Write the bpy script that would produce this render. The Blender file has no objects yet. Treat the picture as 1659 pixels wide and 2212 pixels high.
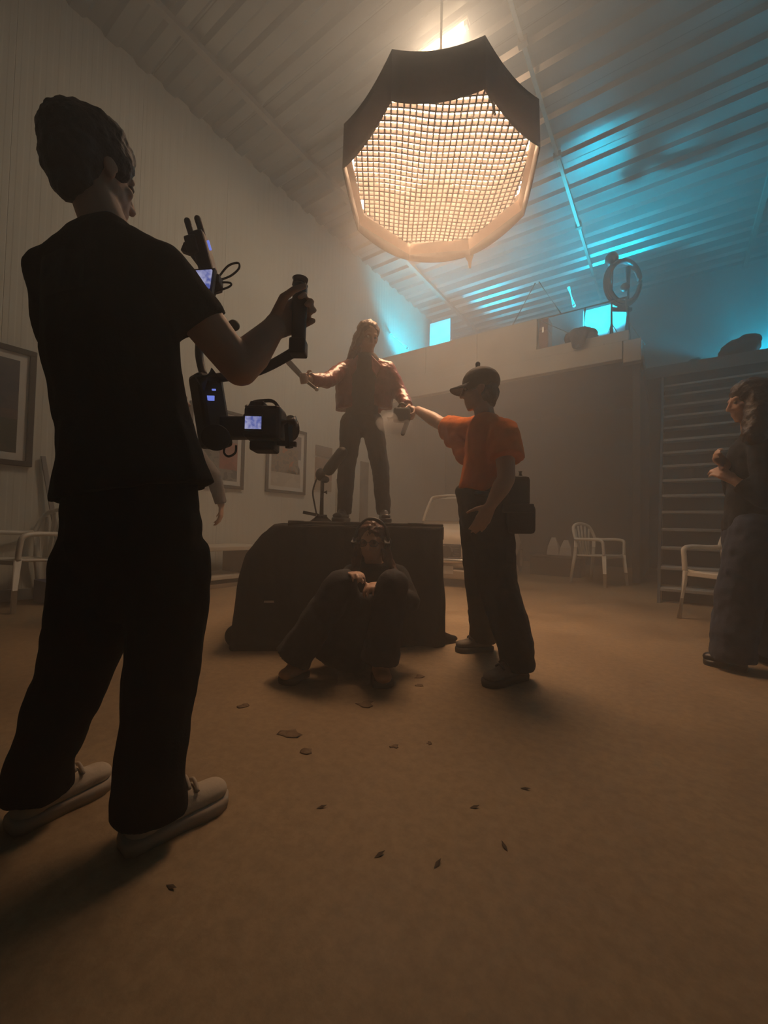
import bpy, math, random
from mathutils import Vector, Matrix, noise
import numpy as np

S = bpy.context.scene
COL = S.collection
random.seed(7)
rad = math.radians

# ---------------------------------------------------------------- camera
F = 900.0                                        # focal length in pixels of the 1659 x 2212 frame
CAM = Vector((0, 0, .78))
RC = Matrix.Rotation(rad(34.6), 3, 'Z') @ Matrix.Rotation(rad(91.85), 3, 'X') @ Matrix.Rotation(rad(1.2), 3, 'Z')
cd = bpy.data.cameras.new('camera'); cam = bpy.data.objects.new('camera', cd); COL.objects.link(cam)
cd.sensor_fit = 'VERTICAL'; cd.sensor_height = 36; cd.lens = 36 * F / 2212
cd.clip_start = .02; cd.clip_end = 100
cam.matrix_world = Matrix.Translation(CAM) @ RC.to_4x4()
S.camera = cam

# ---------------------------------------------------------------- haze, exposure
W = bpy.data.worlds.new('world'); S.world = W; W.use_nodes = True
wn = W.node_tree; wn.nodes.clear()
wo = wn.nodes.new('ShaderNodeOutputWorld')
bg = wn.nodes.new('ShaderNodeBackground'); bg.inputs[0].default_value = (0, 0, 0, 1); bg.inputs[1].default_value = 0
vs = wn.nodes.new('ShaderNodeVolumeScatter')      # theatrical haze filling the hall
vs.inputs['Color'].default_value = (.93, .93, .93, 1)
vs.inputs['Density'].default_value = .088
vs.inputs['Anisotropy'].default_value = .5
wn.links.new(bg.outputs[0], wo.inputs['Surface']); wn.links.new(vs.outputs[0], wo.inputs['Volume'])
S.view_settings.view_transform = 'Standard'; S.view_settings.look = 'None'
S.view_settings.exposure = -0.48; S.view_settings.gamma = 1; S.view_settings.use_curve_mapping = False
S.display_settings.display_device = 'sRGB'
S.cycles.max_bounces = 4; S.cycles.diffuse_bounces = 4; S.cycles.glossy_bounces = 3
S.cycles.transmission_bounces = 4; S.cycles.volume_bounces = 1; S.cycles.transparent_max_bounces = 8
S.cycles.sample_clamp_indirect = 4.0; S.cycles.use_denoising = True
S.cycles.use_light_tree = False; S.cycles.adaptive_threshold = .05
S.cycles.caustics_reflective = False; S.cycles.caustics_refractive = False

# light levels of the lamps that stand in the hall (each lamp is made in its own builder below)
SOFT_L = 112.0         # glow of the big softbox's diffuser cloth over the box
TUBE_W = 98.0        # the same tube's light into the hall
TUBE_E = 14.0         # tube lamp on the roof sheets
CYAN_W = 720.0        # cyan wash lights up on the mezzanine
SOFT_COL = (1.0, .60, .345); CYAN_COL = (.0, .58, .87)

# ---------------------------------------------------------------- helpers
def ray(px, py): return RC @ Vector(((px - 829.5) / F, -(py - 1106) / F, -1))
def P(px, py, d): return CAM + ray(px, py) * d                     # a point d metres in front of the lens
def on(px, py, ax, v):
    r = ray(px, py); return CAM + r * ((v - CAM[ax]) / r[ax])      # ... on the plane where axis ax equals v
FW = (RC @ Vector((0, 0, -1))); FW.z = 0; FW.normalize()
RT = Vector((FW.y, -FW.x, 0)); UP = Vector((0, 0, 1))
def CW(x, d, z=0): return RT * x + FW * d + UP * z                 # metres right of / ahead of the lens, height

def mat(name, col, rough=.6, metal=0., var=.12, scale=6., bump=0., bscale=40., emit=None, estr=0., spec=.5, alpha=1., col2=None, transl=0.):
    m = bpy.data.materials.new(name); m.use_nodes = True
    n = m.node_tree.nodes; l = m.node_tree.links; b = n['Principled BSDF']
    tc = n.new('ShaderNodeTexCoord')
    tx = n.new('ShaderNodeTexNoise'); tx.inputs['Scale'].default_value = scale; tx.inputs['Detail'].default_value = 4
    l.new(tc.outputs['Object'], tx.inputs['Vector'])
    rp = n.new('ShaderNodeValToRGB'); rp.color_ramp.elements[0].position = .3; rp.color_ramp.elements[1].position = .7
    c2 = col2 or tuple(min(1, c * (1 + var)) for c in col); c1 = tuple(c * (1 - var) for c in col) if not col2 else col
    rp.color_ramp.elements[0].color = (*c1, 1); rp.color_ramp.elements[1].color = (*c2, 1)
    l.new(tx.outputs['Fac'], rp.inputs['Fac']); l.new(rp.outputs['Color'], b.inputs['Base Color'])
    b.inputs['Roughness'].default_value = rough; b.inputs['Metallic'].default_value = metal
    b.inputs['Specular IOR Level'].default_value = spec
    if bump:
        t2 = n.new('ShaderNodeTexNoise'); t2.inputs['Scale'].default_value = bscale; t2.inputs['Detail'].default_value = 3
        l.new(tc.outputs['Object'], t2.inputs['Vector'])
        bp = n.new('ShaderNodeBump'); bp.inputs['Strength'].default_value = bump; bp.inputs['Distance'].default_value = .01
        l.new(t2.outputs['Fac'], bp.inputs['Height']); l.new(bp.outputs['Normal'], b.inputs['Normal'])
    if emit:
        b.inputs['Emission Color'].default_value = (*emit, 1); b.inputs['Emission Strength'].default_value = estr
    if alpha < 1: b.inputs['Alpha'].default_value = alpha
    if transl:
        t = n.new('ShaderNodeBsdfTranslucent'); l.new(rp.outputs['Color'], t.inputs['Color'])
        mx = n.new('ShaderNodeMixShader'); mx.inputs[0].default_value = transl
        l.new(b.outputs[0], mx.inputs[1]); l.new(t.outputs[0], mx.inputs[2]); l.new(mx.outputs[0], n['Material Output'].inputs['Surface'])
    return m

def tag(o, label=None, cat=None, group=None, kind=None):
    if label: o['label'] = label
    if cat: o['category'] = cat
    if group: o['group'] = group
    if kind: o['kind'] = kind
    return o
def thing(name, label, cat, loc=(0, 0, 0), rz=0., group=None):
    o = bpy.data.objects.new(name, None); COL.objects.link(o); o.empty_display_size = .05
    o.location = loc; o.rotation_euler = (0, 0, rz)
    return tag(o, label, cat, group)
def rootloc(p):
    while p.parent: p = p.parent
    return Vector(p.location)
def link(name, me, m, parent=None, smooth=False, bevel=0., world=True):
    if m:
        me.materials.clear(); me.materials.append(m)
    if smooth:
        me.polygons.foreach_set('use_smooth', [True] * len(me.polygons))
    o = bpy.data.objects.new(name, me); COL.objects.link(o)
    if parent:
        if world:
            off = rootloc(parent)
            if off.length > 0: me.transform(Matrix.Translation(-off))
        o.parent = parent
    if bevel:
        b = o.modifiers.new('bevel', 'BEVEL'); b.width = bevel; b.segments = 2; b.limit_method = 'ANGLE'
    return o
def frame_of(d):
    d = d.normalized(); a = Vector((0, 0, 1)) if abs(d.z) < .9 else Vector((1, 0, 0))
    s = d.cross(a).normalized(); return s, s.cross(d).normalized(), d

class MB:
    """collects shapes of ONE part"""
    def __init__(s): s.v = []; s.f = []
    def add(s, vs_, fs):
        k = len(s.v); s.v += [tuple(v) for v in vs_]; s.f += [tuple(i + k for i in f) for f in fs]; return s
    def box(s, c, size, rz=0., M=None):
        c = Vector(c); h = Vector(size) / 2; R_ = M or Matrix.Rotation(rz, 3, 'Z')
        vs_ = [c + R_ @ Vector((x * h.x, y * h.y, z * h.z)) for x in (-1, 1) for y in (-1, 1) for z in (-1, 1)]
        return s.add(vs_, [(0, 1, 3, 2), (4, 6, 7, 5), (0, 4, 5, 1), (2, 3, 7, 6), (0, 2, 6, 4), (1, 5, 7, 3)])
    def bb(s, a, b): 
        a = Vector(a); b = Vector(b); return s.box((a + b) / 2, b - a)
    def bar(s, p, q, w, h, up=None):
        p = Vector(p); q = Vector(q); d = (q - p); z = d.normalized()
        u = Vector(up) if up else (UP if abs(z.z) < .95 else Vector((1, 0, 0)))
        x = z.cross(u).normalized(); y = x.cross(z).normalized()
        return s.box((p + q) / 2, (w, h, d.length), M=Matrix((x, y, z)).transposed())
    def cyl(s, p, q, r1, r2=None, n=14, flat=1., axis=None):
        return s.rings([Vector(p), Vector(q)], [r1, r1 if r2 is None else r2], n, flat, axis)
    def rings(s, pts, rs, n=14, flat=1., axis=None, caps=True, closed=False):
        pts = [Vector(p) for p in pts]; k0 = len(s.v); N = len(pts); pu = None
        for i, p in enumerate(pts):
            a = pts[i - 1] if (i or closed) else p; b = pts[(i + 1) % N] if (i < N - 1 or closed) else p
            t = (b - a).normalized() if (b - a).length > 1e-9 else UP
            if axis is not None: y = Vector(axis); y = (y - t * y.dot(t)).normalized(); x = y.cross(t)
            elif pu is None: x, y, _ = frame_of(t)
            else:
                x = (pu - t * pu.dot(t)).normalized(); y = x.cross(t) * -1
                y = t.cross(x)
            pu = x
            r = rs[i] if isinstance(rs, (list, tuple)) else rs
            for j in range(n):
                a_ = 2 * math.pi * j / n; s.v.append(tuple(p + x * (r * math.cos(a_)) + y * (r * flat * math.sin(a_))))
        for i in range(N if closed else N - 1):
            i2 = (i + 1) % N
            for j in range(n):
                j2 = (j + 1) % n
                s.f.append((k0 + i * n + j, k0 + i * n + j2, k0 + i2 * n + j2, k0 + i2 * n + j))
        if caps and not closed:
            s.f.append(tuple(k0 + j for j in reversed(range(n)))); s.f.append(tuple(k0 + (N - 1) * n + j for j in range(n)))
        return s
    def tube(s, pts, r, n=8, sub=6, closed=False):
        pts = [Vector(p) for p in pts]; out = []; N = len(pts)
        rng = N if closed else N - 1
        for i in range(rng):
            p0 = pts[i - 1] if (i or closed) else pts[i]; p1 = pts[i]; p2 = pts[(i + 1) % N]; p3 = pts[(i + 2) % N] if (i + 2 < N or closed) else p2
            for k in range(sub):
                t = k / sub
                out.append(.5 * ((2 * p1) + (p2 - p0) * t + (2 * p0 - 5 * p1 + 4 * p2 - p3) * t * t + (3 * p1 - p0 - 3 * p2 + p3) * t ** 3))
        if not closed: out.append(pts[-1])
        return s.rings(out, r if not isinstance(r, (list, tuple)) else [r[min(len(r) - 1, int(i / sub))] for i in range(len(out))], n, closed=closed)
    def ell(s, c, r, M=None, n=16, m=10):
        c = Vector(c); r = Vector(r) if not isinstance(r, (int, float)) else Vector((r, r, r)); M = M or Matrix.Identity(3)
        vs_ = [c + M @ Vector((0, 0, -r.z))]
        for i in range(1, m):
            t = math.pi * i / m - math.pi / 2
            for j in range(n):
                a = 2 * math.pi * j / n
                vs_.append(c + M @ Vector((r.x * math.cos(t) * math.cos(a), r.y * math.cos(t) * math.sin(a), r.z * math.sin(t))))
        vs_.append(c + M @ Vector((0, 0, r.z))); fs = []
        for j in range(n): fs.append((0, 1 + (j + 1) % n, 1 + j))
        for i in range(m - 2):
            for j in range(n):
                a = 1 + i * n; fs.append((a + j, a + (j + 1) % n, a + n + (j + 1) % n, a + n + j))
        a = 1 + (m - 2) * n; e = len(vs_) - 1
        for j in range(n): fs.append((a + j, a + (j + 1) % n, e))
        return s.add(vs_, fs)
    def cap(s, p, q, r1, r2=None, flat=1., axis=None, n=14, e1=True, e2=True):
        """tapered limb with round (or flat) ends"""
        p = Vector(p); q = Vector(q); r2 = r1 if r2 is None else r2; d = (q - p); L = d.length
        if L < 1e-6: return s.ell(p, r1)
        t = d / L; pts = []; rs = []
        if e1:
            for a in (80, 55, 28): pts.append(p - t * r1 * math.sin(rad(a)) * min(1, flat + .2)); rs.append(r1 * math.cos(rad(a)))
        for k in range(5): pts.append(p + d * k / 4); rs.append(r1 + (r2 - r1) * k / 4)
        if e2:
            for a in (28, 55, 80): pts.append(q + t * r2 * math.sin(rad(a)) * min(1, flat + .2)); rs.append(r2 * math.cos(rad(a)))
        return s.rings(pts, rs, n, flat, axis)
    def prism(s, poly, d, M=None, o=(0, 0, 0)):
        """poly in local xy, extruded d along local z"""
        M = M or Matrix.Identity(3); o = Vector(o); n = len(poly)
        vs_ = [o + M @ Vector((x, y, 0)) for x, y in poly] + [o + M @ Vector((x, y, d)) for x, y in poly]
        fs = [tuple(reversed(range(n))), tuple(range(n, 2 * n))] + [(i, (i + 1) % n, n + (i + 1) % n, n + i) for i in range(n)]
        return s.add(vs_, fs)
    def mesh(s, name='m'):
        me = bpy.data.meshes.new(name); me.from_pydata(s.v, [], s.f); me.validate(); me.update(); return me
    def build(s, name, m, parent=None, smooth=False, bevel=0., world=True):
        return link(name, s.mesh(name), m, parent, smooth, bevel, world)
    def skin(s, name, m, parent=None, voxel=.008, it=6, fold=0., fscale=9., world=True, stretch=1., fine=0.):
        """melts the overlapping shapes into one continuous surface"""
        me = s.mesh('tmp'); o = bpy.data.objects.new('tmp', me); COL.objects.link(o)
        r = o.modifiers.new('r', 'REMESH'); r.mode = 'VOXEL'; r.voxel_size = voxel; r.use_smooth_shade = True
        if it:
            k = o.modifiers.new('s', 'SMOOTH'); k.factor = .5; k.iterations = it
        dg = bpy.context.evaluated_depsgraph_get(); dg.update()
        out = bpy.data.meshes.new_from_object(o.evaluated_get(dg)); out.name = name
        bpy.data.objects.remove(o); bpy.data.meshes.remove(me)
        if fold:
            n = len(out.vertices); co = np.empty(n * 3, 'f'); no = np.empty(n * 3, 'f')
            out.vertices.foreach_get('co', co); out.vertices.foreach_get('normal', no)
            co = co.reshape(-1, 3); no = no.reshape(-1, 3)
            dd = np.array([noise.noise((float(x) * fscale, float(y) * fscale, float(z) * fscale * stretch)) +
                           .5 * noise.noise((float(x) * fscale * 2.3 + 5, float(y) * fscale * 2.3, float(z) * fscale * 2.3 * stretch)) for x, y, z in co], 'f')
            co = co + no * dd[:, None] * fold
            out.vertices.foreach_set('co', co.ravel().astype('f')); out.update()
        return link(name, out, m, parent, True, 0, world)
# ================================================================ the hall
XL, XR, Y0, YB, ZC = -5.1, 4.2, -4.6, 10.6, 6.06

def floor_mat():
    m = bpy.data.materials.new('concrete_floor'); m.use_nodes = True
    n = m.node_tree.nodes; l = m.node_tree.links; b = n['Principled BSDF']
    tc = n.new('ShaderNodeTexCoord')
    def nz(sc, det=6, ro=.6):
        t = n.new('ShaderNodeTexNoise'); t.inputs['Scale'].default_value = sc; t.inputs['Detail'].default_value = det; t.inputs['Roughness'].default_value = ro
        l.new(tc.outputs['Object'], t.inputs['Vector']); return t
    def ramp(src, p0, c0, p1, c1):
        r = n.new('ShaderNodeValToRGB'); r.color_ramp.elements[0].position = p0; r.color_ramp.elements[1].position = p1
        r.color_ramp.elements[0].color = c0; r.color_ramp.elements[1].color = c1; l.new(src, r.inputs['Fac']); return r
    a = ramp(nz(1.1).outputs['Fac'], .34, (.25, .175, .10, 1), .68, (.37, .27, .16, 1))
    g = ramp(nz(28, 5, .7).outputs['Fac'], .36, (.78, .78, .78, 1), .62, (1, 1, 1, 1))
    st = ramp(nz(3.4, 8, .72).outputs['Fac'], .27, (.45, .40, .36, 1), .36, (1, 1, 1, 1))
    def mul(x, y):
        k = n.new('ShaderNodeMix'); k.data_type = 'RGBA'; k.blend_type = 'MULTIPLY'; k.inputs[0].default_value = 1
        l.new(x, k.inputs[6]); l.new(y, k.inputs[7]); return k.outputs[2]
    c = mul(mul(a.outputs[0], g.outputs[0]), st.outputs[0]); l.new(c, b.inputs['Base Color'])
    rr = ramp(nz(2.2).outputs['Fac'], .3, (.5, .5, .5, 1), .7, (.75, .75, .75, 1)); l.new(rr.outputs[0], b.inputs['Roughness'])
    bp = n.new('ShaderNodeBump'); bp.inputs['Strength'].default_value = .12; bp.inputs['Distance'].default_value = .01
    l.new(nz(60, 4).outputs['Fac'], bp.inputs['Height']); l.new(bp.outputs[0], b.inputs['Normal'])
    b.inputs['Specular IOR Level'].default_value = .3
    return m
M = {}
M['floor'] = floor_mat()
M['wall'] = mat('painted_wall_panel', (.72, .69, .60), .7, 0, .04, 1.3, .05, 30)
M['wall2'] = mat('grey_wall', (.30, .31, .30), .8, 0, .08, 1.0, .05, 20)
M['roof'] = mat('galvanised_roof_sheet', (.29, .29, .28), .32, .65, .10, 1.6, .05, 14)
M['steel'] = mat('painted_steel', (.33, .30, .27), .5, .4, .1, 5)
M['conduit'] = mat('bright_conduit', (.75, .70, .62), .4, .3, .05, 5)
M['black'] = mat('black_plastic', (.012, .012, .013), .5, 0, .2, 30)
M['dark'] = mat('dark_metal', (.035, .034, .034), .45, .6, .2, 20)
M['concrete'] = mat('pale_plaster', (.55, .50, .42), .8, 0, .08, 2, .1, 25)
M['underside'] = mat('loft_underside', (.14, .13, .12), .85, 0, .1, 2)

def struct(name, mb, m, **k): return tag(mb.build(name, m, **k), kind='structure')
flo = struct('floor', MB().bb((XL - .2, Y0 - .2, -.12), (XR + .2, YB + .2, 0)), M['floor'])
wl = struct('wall_left', MB().bb((XL - .25, Y0 - .2, 0), (XL - .03, YB + .2, ZC + .3)), M['wall'])
wb = struct('wall_back', MB().bb((XL - .25, YB, 0), (XR + .2, YB + .2, ZC + .3)), M['wall2'])
wr = struct('wall_right', MB().bb((XR, Y0 - .2, 0), (XR + .2, YB + .2, ZC + .3)), M['wall2'])
wf = struct('wall_front', MB().bb((XL - .25, Y0 - .2, 0), (XR + .2, Y0, ZC + .3)), M['wall2'])
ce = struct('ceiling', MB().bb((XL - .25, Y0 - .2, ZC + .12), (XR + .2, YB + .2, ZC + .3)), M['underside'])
# ribbed cladding panels of the left wall: 1.14 m wide, shallow ribs every 95 mm
pw = 1.14; me = None; k = 0; y = Y0
prof = []; nr = 12
for i in range(nr):
    a = i * pw / nr; w = pw / nr
    prof += [(a + .004, 0), (a + w * .42, 0), (a + w * .5, .0014), (a + w * .92, .0014)]
prof[0] = (.0015, 0); prof.append((pw - .0015, 0))
vv = [(x, yy, z) for yy, x in prof for z in (0, ZC + .06)]; n_ = len(prof)
vv += [(-.028, prof[0][0], 0), (-.028, prof[0][0], ZC + .06), (-.028, prof[-1][0], 0), (-.028, prof[-1][0], ZC + .06)]
ff = [(2 * i, 2 * i + 2, 2 * i + 3, 2 * i + 1) for i in range(n_ - 1)] + [(2 * n_, 0, 1, 2 * n_ + 1), (2 * n_ - 2, 2 * n_ + 2, 2 * n_ + 3, 2 * n_ - 1)]
pm = bpy.data.meshes.new('wall_panel'); pm.from_pydata(vv, [], ff); pm.materials.append(M['wall'])
while y < YB - .05:
    o = bpy.data.objects.new('wall_panel', pm); COL.objects.link(o); o.parent = wl; o.location = (XL, y, 0); y += pw
struct('baseboard_left', MB().bb((XL + .006, Y0, 0), (XL + .03, YB, .11)), M['wall2'], bevel=.004)
# trapezoid roof sheets: 0.99 m wide, three ribs each, running from wall to wall
prof = []
for i in range(3):
    a = i * .33; prof += [(a + .005, .045), (a + .11, .045), (a + .15, 0), (a + .27, 0), (a + .31, .045)]
prof.append((.985, .045))
xs = [XL - .02, -2.2, .9, XR]
vv = [(x, yy, ZC + z) for yy, z in prof for x in xs]; ff = []
for i in range(len(prof) - 1):
    for j in range(3):
        a = i * 4 + j; ff.append((a, a + 1, a + 5, a + 4))
rm = bpy.data.meshes.new('roof_sheet'); rm.from_pydata(vv, [], ff); rm.materials.append(M['roof'])
y = Y0
while y < YB:
    o = bpy.data.objects.new('roof_sheet', rm); COL.objects.link(o); o.parent = ce; o.location = (0, y, 0); y += .99
for x, r in ((-4.3, .035), (1.2, .035)):
    MB().bb((x - r, Y0, ZC - .07), (x + r, YB, ZC - .002)).build('purlin', M['steel'], ce)
MB().cyl((-1.31, Y0, ZC - .05), (-1.31, YB, ZC - .05), .024, n=10).build('conduit_pipe', M['conduit'], ce, True)
y = Y0 + .7
while y < YB:
    MB().bb((-1.36, y - .03, ZC - .08), (-1.26, y + .03, ZC - .002)).build('pipe_clip', M['steel'], ce); y += 1.65

# ---------------------------------------------------------------- mezzanine
YL = 7.1; XE = -.36
mz = thing('mezzanine', 'plaster fronted mezzanine deck with stepped edge running out from the left wall', 'mezzanine', (-2.7, YL, 0))
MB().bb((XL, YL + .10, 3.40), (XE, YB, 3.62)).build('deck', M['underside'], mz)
MB().bb((XL, YL, 3.36), (XE - .24, YL + .14, 3.64)).build('fascia_beam', M['concrete'], mz, bevel=.012)
MB().bb((XL, YL + .03, 3.642), (XE - .16, YL + .22, 3.80)).build('kerb', M['concrete'], mz, bevel=.01)
MB().bb((XE - .235, YL + .02, 3.30), (XE, YL + .16, 3.64)).build('end_block', M['steel'], mz, bevel=.01)
for i in range(3):
    a = XL + i * 1.075; MB().bb((a + .006, YL + .09, 3.802), (a + 1.069, YL + .15, 4.36)).build('parapet_panel', M['concrete'], mz, bevel=.008)
MB().bb((XE - .12, YL + .16, 0), (XE - .02, YL + .28, 3.395)).build('column', M['dark'], mz)
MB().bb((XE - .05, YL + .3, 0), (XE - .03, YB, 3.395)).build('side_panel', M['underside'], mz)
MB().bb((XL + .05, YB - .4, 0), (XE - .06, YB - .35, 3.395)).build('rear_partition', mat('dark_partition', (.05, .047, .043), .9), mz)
for x in (-1.86, -1.14, XE - .2):
    MB().cyl((x, YL + .12, 3.80), (x, YL + .12, 4.345), .018).build('railing_post', M['steel'], mz, True)
MB().cyl((-1.87, YL + .12, 4.345), (XE - .18, YL + .12, 4.345), .016).build('handrail', M['steel'], mz, True)
for a, b in (((-1.84, 4.33), (-1.16, 3.83)), ((-2.3, 4.37), (-1.92, 5.0)), ((-1.86, 5.0), (-1.5, 4.35))):
    MB().cyl((a[0], YL + .12, a[1]), (b[0], YL + .12, b[1]), .012).build('brace', M['steel'], mz, True)

# ---------------------------------------------------------------- stairs
stt = thing('staircase', 'steep dark staircase of thin open treads rising beside the mezzanine', 'staircase', (.5, 5.6, 0))
M['tread'] = mat('worn_tread', (.34, .34, .33), .55, .2, .15, 5)
for i in range(15):
    z = .16 + .22 * i; yy = 5.52 + .205 * i
    MB().bb((-.10, yy, z - .035), (1.25, yy + .25, z)).build('tread', M['tread'], stt, bevel=.006)
    MB().bb((-.09, yy + .2, z - .22 if i else 0), (1.24, yy + .215, z - .037)).build('riser', M['underside'], stt)
for x in (-.13, 1.26):
    MB().prism([(5.45, 0), (5.72, 0), (8.62, 3.05), (8.62, 3.38), (8.40, 3.38)], .03, Matrix(((0, 0, 1), (1, 0, 0), (0, 1, 0))), (x, 0, 0)).build('stringer', M['dark'], stt)
MB().bb((XE + .005, 8.44, 3.40), (1.29, YB - .01, 3.60)).build('landing', M['underside'], stt)
# ================================================================ softbox
SBC = CW(.456, 3.875, 3.955)          # centre of the lower rim
SBR = .925                            # corner radius of the rim
M['sb_out'] = mat('softbox_black_fabric', (.022, .018, .015), .75, 0, .15, 12, .15, 25)
M['sb_in'] = mat('softbox_silver_lining', (.34, .25, .19), .55, 0, .06, 12, .1, 18)
M['grid'] = mat('grid_fabric', (.028, .019, .014), .8, 0, .1, 20)
M['diff'] = mat('diffuser_cloth', (.85, .78, .68), .8, 0, .03, 8, emit=SOFT_COL, estr=SOFT_L)
ST = rad(5); SU = UP * math.cos(ST) + FW * math.sin(ST); SF = FW * math.cos(ST) - UP * math.sin(ST)   # hangs with its near edge a little high
sb = thing('softbox', 'large octagonal black softbox with glowing fabric grid hanging above the stage box', 'softbox', SBC)
def oct_ring(r, z, ph=14.5):
    return [SBC + RT * (r * math.cos(rad(45 * k + ph))) + SF * (r * math.sin(rad(45 * k + ph))) + SU * z for k in range(8)]
def panel(a0, a1, b0, b1, sag_a, sag_b, bow, cen):
    """fabric panel between two ribs: lower edge a0-a1, upper edge b0-b1, scalloped and bowed"""
    vs_ = []; N = 10; K = 6
    for j in range(K + 1):
        t = j / K
        for i in range(N + 1):
            s = i / N; q = 4 * s * (1 - s)
            lo = a0.lerp(a1, s) + UP * (-sag_a * q); hi = b0.lerp(b1, s) + UP * (-sag_b * q)
            p = lo.lerp(hi, t); d = (cen - p); d.z = 0; d.normalize()
            vs_.append(p + d * (bow * q * math.sin(math.pi * min(1, t * .8 + .1))))
    fs = [(j * (N + 1) + i, j * (N + 1) + i + 1, (j + 1) * (N + 1) + i + 1, (j + 1) * (N + 1) + i) for j in range(K) for i in range(N)]
    return vs_, fs
rim = oct_ring(SBR, 0); top = oct_ring(SBR * 1.0, .46); top2 = oct_ring(.12, .75)
for k in range(8):
    k2 = (k + 1) % 8
    v_, f_ = panel(rim[k], rim[k2], top[k], top[k2], .055, .06, .015, SBC)
    o = MB().add(v_, f_).build('skirt_panel', M['sb_out'], sb, True)
    sm = o.modifiers.new('solid', 'SOLIDIFY'); sm.thickness = .006
    v_, f_ = panel(top[k], top[k2], top2[k], top2[k2], .05, 0, .03, SBC)
    o = MB().add(v_, f_).build('dome_panel', M['sb_out'], sb, True)
    sm = o.modifiers.new('solid', 'SOLIDIFY'); sm.thickness = .006
# diffuser and egg-crate grid, set back inside the skirt
GZ, GR = .16, SBR * .94
o8 = oct_ring(GR, GZ + .075)
dv = [SBC + SU * (GZ + .09)] + o8
MB().add(dv, [(0, 1 + (k + 1) % 8, 1 + k) for k in range(8)]).build('diffuser', M['diff'], sb)
def sag(x, y): return -.020 * math.sin(3.1 * (x + .15)) * math.cos(2.2 * y) - .05 * max(0, 1 - (x * x + y * y) / (GR * GR)) + .010 * math.sin(9 * x + 2 * y)
ap = GR * math.cos(rad(22.5)); g = MB(); n_ = 31; hgt = .038
def inside(x, y):
    c_, s_ = math.cos(rad(8)), math.sin(rad(8)); x, y = x * c_ - y * s_, x * s_ + y * c_
    return max(abs(x), abs(y), abs(x + y) / math.sqrt(2), abs(x - y) / math.sqrt(2)) <= ap + 1e-6
for ax in (0, 1):
    for i in range(n_):
        c = -ap + (i + .5) * 2 * ap / n_
        run = []
        for j in range(49):
            t = -ap + j * 2 * ap / 48; x, y_ = (c, t) if ax == 0 else (t, c)
            if inside(x, y_): run.append((x, y_))
        if len(run) < 2: continue
        vs_ = []
        for x, y_ in run:
            zz = GZ + sag(x, y_); w = .0066
            dx, dy = (w, 0) if ax == 0 else (0, w)
            for sx, sz in ((-1, 0), (1, 0), (1, 1), (-1, 1)):
                vs_.append(SBC + RT * (x + sx * dx) + SF * (y_ + sx * dy) + SU * (zz + sz * hgt))
        fs = []
        for j in range(len(run) - 1):
            for q in range(4): fs.append((j * 4 + q, j * 4 + (q + 1) % 4, j * 4 + 4 + (q + 1) % 4, j * 4 + 4 + q))
        g.add(vs_, fs)
g.build('egg_crate_grid', M['grid'], sb)
lip = MB()
for k in range(8):
    k2 = (k + 1) % 8; a, b = oct_ring(SBR * .965, .05), oct_ring(GR * .985, GZ - .004)
    lip.add([a[k], a[k2], b[k2], b[k]], [(0, 1, 2, 3)])
lip.build('inner_lip', M['sb_in'], sb)
MB().cyl(SBC + UP * .74, SBC + UP * .80, .13, n=20).build('speed_ring', M['dark'], sb, True)
MB().cyl(SBC + UP * .80, SBC + UP * 1.02, .085, .075, n=18).build('lamp_head', M['black'], sb, True)
for s in (-1, 1): MB().bar(SBC + UP * .9 + RT * .1 * s, SBC + UP * 1.15 + RT * .1 * s, .012, .03).build('yoke_arm', M['dark'], sb)
MB().bar(SBC + UP * 1.15 - RT * .11, SBC + UP * 1.15 + RT * .11, .03, .012).build('yoke_bridge', M['dark'], sb)
MB().cyl(SBC + UP * 1.15, Vector((SBC.x, SBC.y, ZC - .0)), .016, n=10).build('hanging_rod', M['dark'], sb, True)
e8 = oct_ring(SBR, 0)
MB().tube([e8[6] + UP * .0, e8[6].lerp(e8[7], .1) - UP * .05, e8[6].lerp(e8[7], .16) - UP * .13], [.012, .01, .006], 6).build('loose_strap', M['sb_out'], sb, True)
hung = oct_ring(SBR, 0)[1]
MB().prism([(-.05, 0), (.06, .01), (.035, -.07), (.03, -.15), (.005, -.15), (-.005, -.08)], .006, Matrix((RT, UP, -FW)).transposed(), oct_ring(SBR, 0)[1] - RT * .02).build('hanging_flap', M['sb_out'], sb)
lb = bpy.data.lights.new('softbox_spill', 'POINT'); lb.energy = 28; lb.color = SOFT_COL; lb.shadow_soft_size = .06
lo = bpy.data.objects.new('softbox_spill', lb); COL.objects.link(lo); lo.parent = sb; lo.location = (0, 0, 1.25)

# ---------------------------------------------------------------- tube lamp under the roof sheets
M['tube'] = mat('lit_tube', (.9, .85, .75), .5, 0, .01, 4, emit=(1, .72, .45), estr=TUBE_E)
tl = thing('tube_lamp', 'short glowing tube lamp fixed under the roof sheets above the softbox', 'lamp', (-2.02, 3.85, ZC - .06))
MB().bb((-2.32, 3.82, ZC - .035), (-1.72, 3.90, ZC - .002)).build('housing', M['conduit'], tl, bevel=.006)
MB().cyl((-2.27, 3.86, ZC - .06), (-1.77, 3.86, ZC - .06), .022, n=14).build('tube', M['tube'], tl, True)
la = bpy.data.lights.new('tube_light', 'AREA'); la.shape = 'RECTANGLE'; la.size = .50; la.size_y = .05; la.energy = TUBE_W; la.color = (1.0, .76, .52)
lo = bpy.data.objects.new('tube_light', la); COL.objects.link(lo); lo.parent = tl; lo.location = (0, .01, -.026)
for x in (-2.30, -1.75): MB().bb((x - .02, 3.83, ZC - .09), (x + .02, 3.89, ZC - .033)).build('end_cap', M['conduit'], tl, bevel=.004)

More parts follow.
